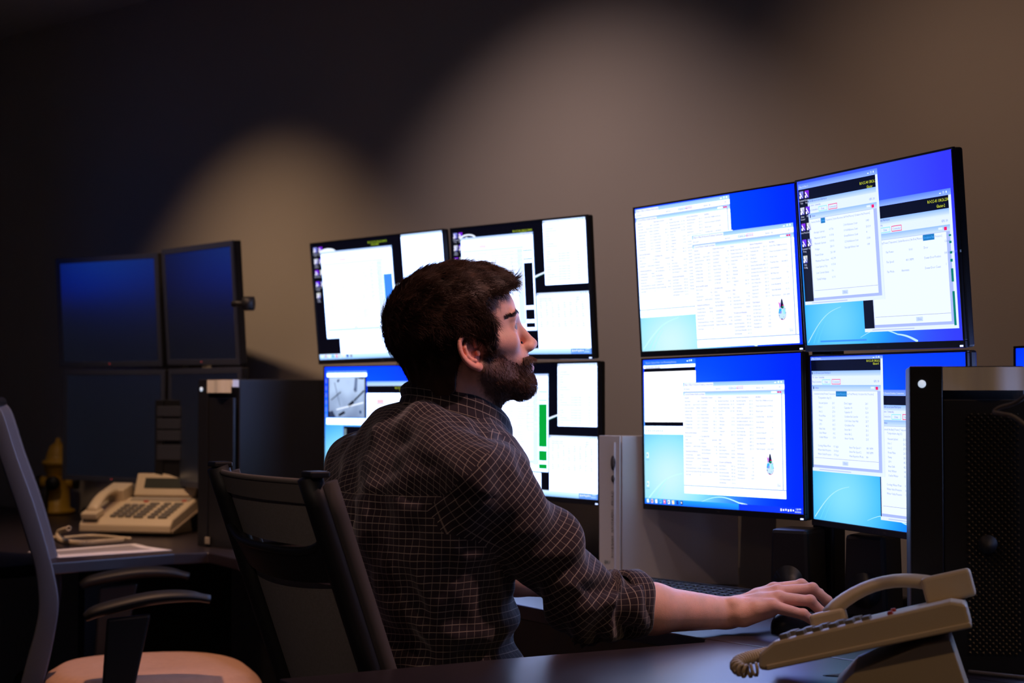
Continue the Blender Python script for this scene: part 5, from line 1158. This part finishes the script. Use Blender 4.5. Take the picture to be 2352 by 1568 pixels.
hair = link('hair', npmesh('hair', h2w(xp) - MO, xq), m_hair, man)
def strands(name, P, N, D, length, rad, lift, mt, parent, seg=4, curl=.25, rnd=.25, droop=0.):
    n = len(P); rs = np.random.RandomState(11); D = D + rs.normal(0, rnd, D.shape); D -= (D * N).sum(1)[:, None] * N; D /= np.linalg.norm(D, axis=1)[:, None] + 1e-9
    Ls = length * (.6 + .6 * rs.rand(n)); B = np.cross(N, D); cv = rs.normal(0, curl, n)
    V = np.zeros((n, seg + 1, 3, 3)); cur = P.copy()
    for s_ in range(seg + 1):
        t = s_ / seg; r = rad * (1 - .85 * t ** 1.5)
        dirn = D * math.cos(0) + N * (lift * (1 - 1.3 * t)) + B * (cv * t)[:, None] + np.array([0, 0, -droop * t]); dirn /= np.linalg.norm(dirn, axis=1)[:, None]
        for k, an in enumerate((0, 2.09, 4.19)): V[:, s_, k] = cur + (N * math.cos(an) + B * math.sin(an)) * r
        cur = cur + dirn * (Ls / seg)[:, None]
    idx = np.arange(n)[:, None, None] * (seg + 1) * 3; Q = []
    for s_ in range(seg):
        for k in range(3): a = s_ * 3 + k; b = s_ * 3 + (k + 1) % 3; Q.append(np.stack([a + idx[:, 0, 0], b + idx[:, 0, 0], b + 3 + idx[:, 0, 0], a + 3 + idx[:, 0, 0]], 1))
    return link(name, npmesh(name, h2w(V.reshape(-1, 3)) - MO, np.concatenate(Q)), mt, parent)
rs = np.random.RandomState(5)
xn = normals(xp, xq); ok = (polydist(xp[:, 0], xp[:, 2], HAIR) < .004)
sel = rs.choice(np.where(ok)[0], 36000, replace=True); P_ = xp[sel] - xn[sel] * .003; N_ = xn[sel]
Dd = np.stack([.55 + .5 * np.clip((P_[:, 2] - .03) / .08, -1, 1), -.25 + .0 * P_[:, 0], -.75 + 1.0 * np.clip((P_[:, 2] - .02) / .09, -1, 1)], 1)
Dd[:, 0] = np.where(P_[:, 2] < .03, .10, Dd[:, 0]); Dd[:, 2] = np.where(P_[:, 2] < .03, -1, Dd[:, 2])
lk = .7 * vnoise(P_, 38, 4.); Dd[:, 1] += lk * 1.6; Dd[:, 2] += .8 * vnoise(P_, 30, 8.)
strands('hair_locks', P_, N_, Dd, .027 * np.clip((P_[:, 2] + .10) / .10, .30, 1), .00045, .36, m_hair, hair, rnd=.30, curl=.5)
# fringe tuft
hn = normals(hp_, hq_)
# beard and brows
cand = np.where((db < .001) & (~lipm) & (hp_[:, 0] > .02) & ((hp_[:, 2] < -.085) | (hp_[:, 0] > .070)))[0]; sel = rs.choice(cand, 3600)
D_ = np.stack([.45 + 0 * sel, np.sign(hp_[sel, 1]) * .0, -.9 + 0 * sel], 1)
P0 = hp_[sel]; ln = .013
beard = strands('beard', P0 - hn[sel] * .001, hn[sel], D_, .0120, .00036, .6, m_beard, man, rnd=.25, droop=.1)
cand = np.where((db < -.001) & (~lipm) & (hp_[:, 0] <= .09) & (hp_[:, 2] > -.13))[0]; sel = rs.choice(cand, 5200)
strands('cheek_stubble', hp_[sel] - hn[sel] * .0005, hn[sel], np.stack([.35 + 0 * sel, 0 * sel, -1. + 0 * sel], 1), .0060, .00026, .30, m_beard, beard, seg=2, rnd=.3)
mu = np.where((hp_[:, 2] < -.0565) & (hp_[:, 2] > -.066) & (hp_[:, 0] > .085) & (np.abs(hp_[:, 1]) < .034))[0]; sel = rs.choice(mu, 900)
strands('mustache', hp_[sel], hn[sel], np.stack([.3 + 0 * sel, np.sign(hp_[sel, 1]) * .8, -.9 + 0 * sel], 1), .0100, .00042, .8, m_beard, beard, rnd=.25)
br_ = np.where((np.abs(hp_[:, 2] - .0215 - .004 * np.sin((np.abs(hp_[:, 1]) - .012) / .035 * PI)) < .0026) & (np.abs(hp_[:, 1]) > .009) & (np.abs(hp_[:, 1]) < .057) & (hp_[:, 0] > .048))[0]; sel = rs.choice(br_, 650)
strands('eyebrows', hp_[sel], hn[sel], np.stack([-.3 + 0 * sel, np.sign(hp_[sel, 1]) * 1., .25 + 0 * sel], 1), .008, .00035, .25, m_hair, man, seg=2, rnd=.15)

# ------------------------------------------------------------------ shirt
SHR = T(.165, .045, -.115); SHR = np.array(at(1118, 1112, 2.84)); CUF = ELB * .66 + WRI * .34
CUF = np.array(at(1462, 1388, 2.94))
am = SHR * .45 + ELB * .55 + np.array([.0, 0, .004])
def torso_parts(x, y, z):
    X_ = (x - C7[0]) * tR[0] + (y - C7[1]) * tR[1]; F_ = (x - C7[0]) * tF[0] + (y - C7[1]) * tF[1]; U_ = z - C7[2]
    d = sd_ell(X_, F_, U_, (0, .035, -.20), (.195, .130, .215))
    d = smin(d, sd_ell(X_, F_, U_, (0, .075, -.42), (.175, .135, .25)), .06)
    d = smin(d, sd_ell(X_, F_, U_, (0, .085, -.60), (.170, .140, .14)), .05)
    d = smin(d, sd_cap(X_, F_, U_, (-.155, .035, -.105), (.155, .035, -.105), .066), .05)
    d = smin(d, sd_cap(X_, F_, U_, (-.05, .03, -.045), (.05, .03, -.045), .050), .05)
    d = smin(d, sd_ell(X_, F_, U_, (0, .125, -.110), (.110, .095, .095)), .05)
    d = smin(d, sd_ell(np.abs(X_), F_, U_, (.070, .125, -.100), (.085, .090, .078)), .04)
    return d, X_, F_, U_
def arm_r(x, y, z):
    d = sd_cap(x, y, z, SHR, am, .069, .059); d = smin(d, sd_cap(x, y, z, am, ELB + np.array([-.014, 0, -.006]), .059, .055), .02)
    f = sd_cap(x, y, z, ELB, CUF + (CUF - ELB) * .5, .056, .052); n = (CUF - ELB) / np.linalg.norm(CUF - ELB)
    cut = (x - CUF[0]) * n[0] + (y - CUF[1]) * n[1] + (z - CUF[2]) * n[2]
    return smin(d, smax(f, cut, .004), .03)
LCU = LEL * .72 + LWR * .28
def arm_l(x, y, z):
    d = sd_cap(x, y, z, LSH, LEL, .072, .058); f = sd_cap(x, y, z, LEL, LCU + (LCU - LEL) * .5, .056, .05); n = (LCU - LEL) / np.linalg.norm(LCU - LEL)
    return smin(d, smax(f, (x - LCU[0]) * n[0] + (y - LCU[1]) * n[1] + (z - LCU[2]) * n[2], .004), .03)
def shirt_sd(x, y, z):
    d, X_, F_, U_ = torso_parts(x, y, z)
    d = smin(d, arm_r(x, y, z), .045); d = smin(d, arm_l(x, y, z), .045)
    hole = sd_cap(x, y, z, T(0, .115, -.020), T(0, .105, .12), .062, .10); d = smax(d, -hole, .006)
    return smax(d, .52 - z, .004)
sp, sq = surface(shirt_sd, (-.50, 2.62, .50), (.36, 3.42, 1.20), .0052)
sp = relax(sp, sq, 2, .5); sn = normals(sp, sq)
x, y, z = sp.T; dT, sX, sF, sU = torso_parts(x, y, z); dR, dL = arm_r(x, y, z), arm_l(x, y, z)
def armcoord(P, pts):
    best = np.full(len(P), 9.); S_ = np.zeros(len(P)); ang = np.zeros(len(P)); L = 0
    ref = np.array([0, 0, 1.])
    for a, b in zip(pts, pts[1:]):
        e = b - a; l = np.linalg.norm(e); e = e / l; t = np.clip((P - a) @ e, 0, l); q = P - a - t[:, None] * e; dd = np.linalg.norm(q, axis=1)
        n1 = np.cross(e, np.array([0, 1., 0])); n1 /= np.linalg.norm(n1); n2 = np.cross(e, n1); m = dd < best
        S_[m] = (L + ((P - a) @ e))[m]; ang[m] = np.arctan2(q @ n2, q @ n1)[m]; best[m] = dd[m]; L += l
    return S_, ang
Rs, Ra = armcoord(sp, [SHR, ELB, CUF]); Ls_, La = armcoord(sp, [LSH, LEL, LCU])
wR = np.clip((dT - dR) / .05 + .3, 0, 1) * np.clip(Rs / .05, 0, 1)
# cloth folds
UL = np.linalg.norm(ELB - SHR)
fold = .0075 * np.sin(Rs * 88 + 1.6 * np.sin(Ra + .6) + 2.2 * np.cos(Ra * 2 + Rs * 9)) * (.35 + .65 * np.exp(-((Rs - UL) / .11) ** 2))
fold += .0045 * np.sin(Rs * 46 - Ra * 2.0 + 1.1)
n3 = vnoise(np.stack([sX * 1.6, sF * 1.6, sU * .7], 1), 11, 2.) ; n4 = vnoise(sp, 26, 5.)
bulge = .010 * np.exp(-((Rs - UL * .80) / .035) ** 2) * (np.cos(Ra - 2.9) > .2) 
tor = .015 * n3 + .006 * n4 + .005 * np.sin(70 * (sX * .8 + sU) + 5 * n3) * np.clip(1 - np.abs(sX - .13) / .10, 0, 1) * np.clip((-sU - .12) / .08, 0, 1)
back = np.clip(-sF / .05, 0, 1) * np.clip((-sU - .14) / .03, 0, 1)
pleat = back * (-.012 * np.exp(-((sX + .010) / .008) ** 2) * np.exp(-((sU + .20) / .09) ** 2) + .008 * np.sin((sX - .01) * 75 + 16 * (sU + .15) * np.sign(sX)) * np.exp(-((sX - .02) / .12) ** 2) * np.exp(-((sU + .26) / .13) ** 2))
yoke = -.0035 * np.exp(-((sU + .135) / .005) ** 2) * (sF < .03)
waist = .009 * np.sin(sU * 74 + 3 * np.sin(sX * 9 + sF * 7)) * np.clip((-sU - .30) / .08, 0, 1)
disp = wR * (fold + bulge) + (1 - wR) * (tor + pleat + yoke + waist)
edge = np.clip(np.abs((sp - CUF) @ ((CUF - ELB) / np.linalg.norm(CUF - ELB))) / .02, 0, 1); disp *= np.where(wR > .5, .3 + .7 * edge, 1)
sp2 = sp + sn * disp[:, None]; sp2 = relax(sp2, sq, 1, .3)
sme = npmesh('shirt', sp2 - MO, sq)
# pattern coordinates per face corner; the yoke, the body and each sleeve are cut separately
fc = sp[sq].mean(1); fi = lambda a: a[sq]
reg = np.zeros(len(sq), int); fR, fL, fT = dR[sq].mean(1), dL[sq].mean(1), dT[sq].mean(1)
reg[(fR < fT + .014 + .036 * np.clip(1 - Rs[sq].mean(1) / .08, 0, 1)) & (Rs[sq].mean(1) > -.050)] = 1; reg[(fL < fT + .014 + .036 * np.clip(1 - Ls_[sq].mean(1) / .08, 0, 1)) & (Ls_[sq].mean(1) > -.050)] = 2
reg[(reg == 0) & (sU[sq].mean(1) > -.135)] = 3
uv = np.zeros((len(sq), 4, 2)); A_ = np.arctan2(sX, -(sF - .04))
def unwrap(a): a = a.copy(); m = a.max(1) - a.min(1) > PI; a[m] = np.where(a[m] < 0, a[m] + 2 * PI, a[m]); return a
uv[..., 0] = unwrap(fi(A_)) * .165; uv[..., 1] = fi(sU)
m = reg == 1; uv[m, :, 0] = (unwrap(fi(Ra)) * .062)[m]; uv[m, :, 1] = fi(Rs)[m] + .004
m = reg == 2; uv[m, :, 0] = (unwrap(fi(La)) * .062)[m]; uv[m, :, 1] = fi(Ls_)[m]
m = reg == 3; uv[m, :, 0] = fi(sX)[m]; uv[m, :, 1] = (fi(sU) + fi(sF) * .95 + .36 * np.abs(fi(sX)))[m]
ul = sme.uv_layers.new(name='cloth'); ul.data.foreach_set('uv', uv.reshape(-1).astype(np.float32))
def check_cloth():
    m = bpy.data.materials.new('checked_shirt_cloth'); m.use_nodes = True; N = m.node_tree.nodes; L = m.node_tree.links; p = N['Principled BSDF']
    p.inputs['Roughness'].default_value = .85; p.inputs['Specular IOR Level'].default_value = .25; p.inputs['Sheen Weight'].default_value = .25; p.inputs['Sheen Roughness'].default_value = .5
    uvn = N.new('ShaderNodeUVMap'); uvn.uv_map = 'cloth'; sx = N.new('ShaderNodeSeparateXYZ'); L.new(uvn.outputs[0], sx.inputs[0])
    def M_(op, a, b=None):
        n = N.new('ShaderNodeMath'); n.operation = op
        for i, q in enumerate((a, b)):
            if q is None: continue
            if isinstance(q, (int, float)): n.inputs[i].default_value = q
            else: L.new(q, n.inputs[i])
        return n.outputs[0]
    def stripe(o, pitch, wd):
        a = M_('DIVIDE', o, pitch); a = M_('FRACT', a); a = M_('SUBTRACT', a, .5); a = M_('ABSOLUTE', a); return M_('LESS_THAN', a, wd / pitch / 2)
    s1 = stripe(sx.outputs[0], .0118, .0011); s2 = stripe(sx.outputs[1], .0118, .0013)
    mx = M_('MAXIMUM', M_('MULTIPLY', s1, .55), M_('MULTIPLY', s2, 1.0))
    c = N.new('ShaderNodeMix'); c.data_type = 'RGBA'; c.inputs['A'].default_value = (.017, .010, .017, 1); c.inputs['B'].default_value = (.26, .22, .19, 1); L.new(mx, c.inputs['Factor']); L.new(c.outputs['Result'], p.inputs['Base Color'])
    return m
m_shirt = check_cloth()
shirt = link('shirt', sme, m_shirt, man)
# rolled cuffs
def ring_band(name, cen, axis, r0, r1, width, parent, m, wob=.003):
    axis = axis / np.linalg.norm(axis); n1 = np.cross(axis, [0, 1, 0.]); n1 /= np.linalg.norm(n1); n2 = np.cross(axis, n1); prof = [(-width, r0), (-width * .9, r1), (-width * .1, r1 * 1.01), (0, r1 * .985), (.001, r0), (-width * .5, r0 * .96), (-width, r0)]
    mb = MB(); nu = 48; v = []; uvs = []
    for j, (h_, r) in enumerate(prof):
        for i in range(nu):
            a = 2 * PI * i / nu; rr = r * (1 + .05 * math.sin(2 * a + .7) + .025 * math.sin(5 * a + j)) ; q = cen + axis * (h_ + wob * math.sin(3 * a)) + (n1 * math.cos(a) + n2 * math.sin(a)) * rr; v.append(q - MO)
    f = [(j * nu + i, j * nu + (i + 1) % nu, (j + 1) * nu + (i + 1) % nu, (j + 1) * nu + i) for j in range(len(prof) - 1) for i in range(nu)]
    mb.add(v, f, True); o = mb.build(name, m, parent); u = o.data.uv_layers.new(name='cloth')
    for pl in o.data.polygons:
        for li in pl.loop_indices:
            vi = o.data.loops[li].vertex_index; i = vi % nu; j = vi // nu
            if i == 0 and max(o.data.loops[k].vertex_index % nu for k in pl.loop_indices) > nu / 2: i = nu
            u.data[li].uv = (i / nu * 2 * PI * .052, j * .011 + prof[j][0])
    return o
ring_band('rolled_cuff', CUF + (CUF - ELB) / np.linalg.norm(CUF - ELB) * .004, CUF - ELB, .050, .0585, .040, shirt, m_shirt)
ring_band('rolled_cuff', LCU, LCU - LEL, .046, .057, .036, shirt, m_shirt)
# collar
def collar():
    nu, nv = 72, 8; v = []; f = []; uvs = []
    for layer in (0, 1):
        for i in range(nu + 1):
            a = (2 * i / nu - 1) * math.radians(158)        # 0 at the nape, + to his right
            s_ = abs(a) / math.radians(158); sg = 1 if a > 0 else -1
            # top edge hugs the neck, lower edge lies on the shirt
            rx = .074
            rf = .080 if math.cos(a) > 0 else .080 + .014 * -math.cos(a); zt = .060 - .074 * s_ ** 1.8
            top = T(math.sin(a) * rx * 1.05, .112 - math.cos(a) * rf * 1.0 + .006 * s_, zt)
            tipx = np.clip((s_ - .72) / .28, 0, 1)
            ro = 1.26 - .04 * s_; drop = .046 + .010 * s_ + .022 * tipx ** 1.5
            bot = T(math.sin(a) * rx * (ro + .05), .112 - math.cos(a) * rf * ro + .006 * s_ + .012 * tipx, zt - drop)
            for j in range(nv + 1):
                t = j / nv; q = top * (1 - t) + bot * t; out = np.array([math.sin(a), -math.cos(a)]); w3 = tR * out[0] + tF * out[1]
                q = q + w3 * (.010 * math.sin(PI * min(1, t * 1.6)) * (1 - .6 * t)) - w3 * (.0035 * layer) + tU * .004 * math.sin(PI * t)
                v.append(q - MO); uvs.append((a * .072, t * .045))
    st = (nu + 1) * (nv + 1)
    for L_ in (0, 1):
        for i in range(nu):
            for j in range(nv):
                q = (L_ * st + i * (nv + 1) + j, L_ * st + i * (nv + 1) + j + 1, L_ * st + (i + 1) * (nv + 1) + j + 1, L_ * st + (i + 1) * (nv + 1) + j); f.append(q if L_ == 0 else q[::-1])
    for i in range(nu):
        for j in (0, nv): q = (i * (nv + 1) + j, (i + 1) * (nv + 1) + j, st + (i + 1) * (nv + 1) + j, st + i * (nv + 1) + j); f.append(q)
    for i in (0, nu):
        for j in range(nv): f.append((i * (nv + 1) + j, i * (nv + 1) + j + 1, st + i * (nv + 1) + j + 1, st + i * (nv + 1) + j))
    mb = MB().add(v, f, True); o = mb.build('collar', m_shirt, shirt); u = o.data.uv_layers.new(name='cloth')
    for lp in o.data.loops: u.data[lp.index].uv = uvs[lp.vertex_index]
collar()
# trousers and shoes under the desks
m_jean = mat('dark_trousers', (.015, .017, .028), .85, bump=.3, bscale=300); m_shoe = mat('dark_shoe_leather', (.012, .010, .009), .45)
def trous(x, y, z):
    d = sd_ell((x - C7[0]) * tR[0] + (y - C7[1]) * tR[1], (x - C7[0]) * tF[0] + (y - C7[1]) * tF[1], z - C7[2], (0, .085, -.60), (.165, .135, .10))
    for sg in (1, -1):
        hip = T(sg * .09, .09, -.59); kn_ = T(sg * .13, .50, -.59); ft = T(sg * .13, .48, -1.03); d = smin(d, chain(x, y, z, [hip, kn_, ft], [.088, .068, .055], .02), .03)
    return smax(d, .10 - z, .004)
jp, jq = surface(trous, (-.5, 2.62, .08), (.62, 3.62, .66), .011)
link('trousers', npmesh('trousers', jp - MO, jq), m_jean, man)
for sg in (1, -1):
    ft = T(sg * .13, .48, -1.135)
    def shoe(x, y, z):
        X_ = (x - ft[0]) * tR[0] + (y - ft[1]) * tR[1]; F_ = (x - ft[0]) * tF[0] + (y - ft[1]) * tF[1]; U_ = z - ft[2]
        d = smin(sd_ell(X_, F_, U_, (0, .0, .045), (.045, .07, .055)), sd_ell(X_, F_, U_, (0, .11, .03), (.048, .10, .042)), .03); return smax(d, -U_ + .001, .003)
    p_, q_ = surface(shoe, (ft[0] - .28, ft[1] - .28, -.01), (ft[0] + .3, ft[1] + .3, .14), .009)
    link('shoe', npmesh('shoe', p_ - MO, q_), m_shoe, man)
# rim of the trouser belt is hidden by the shirt hem
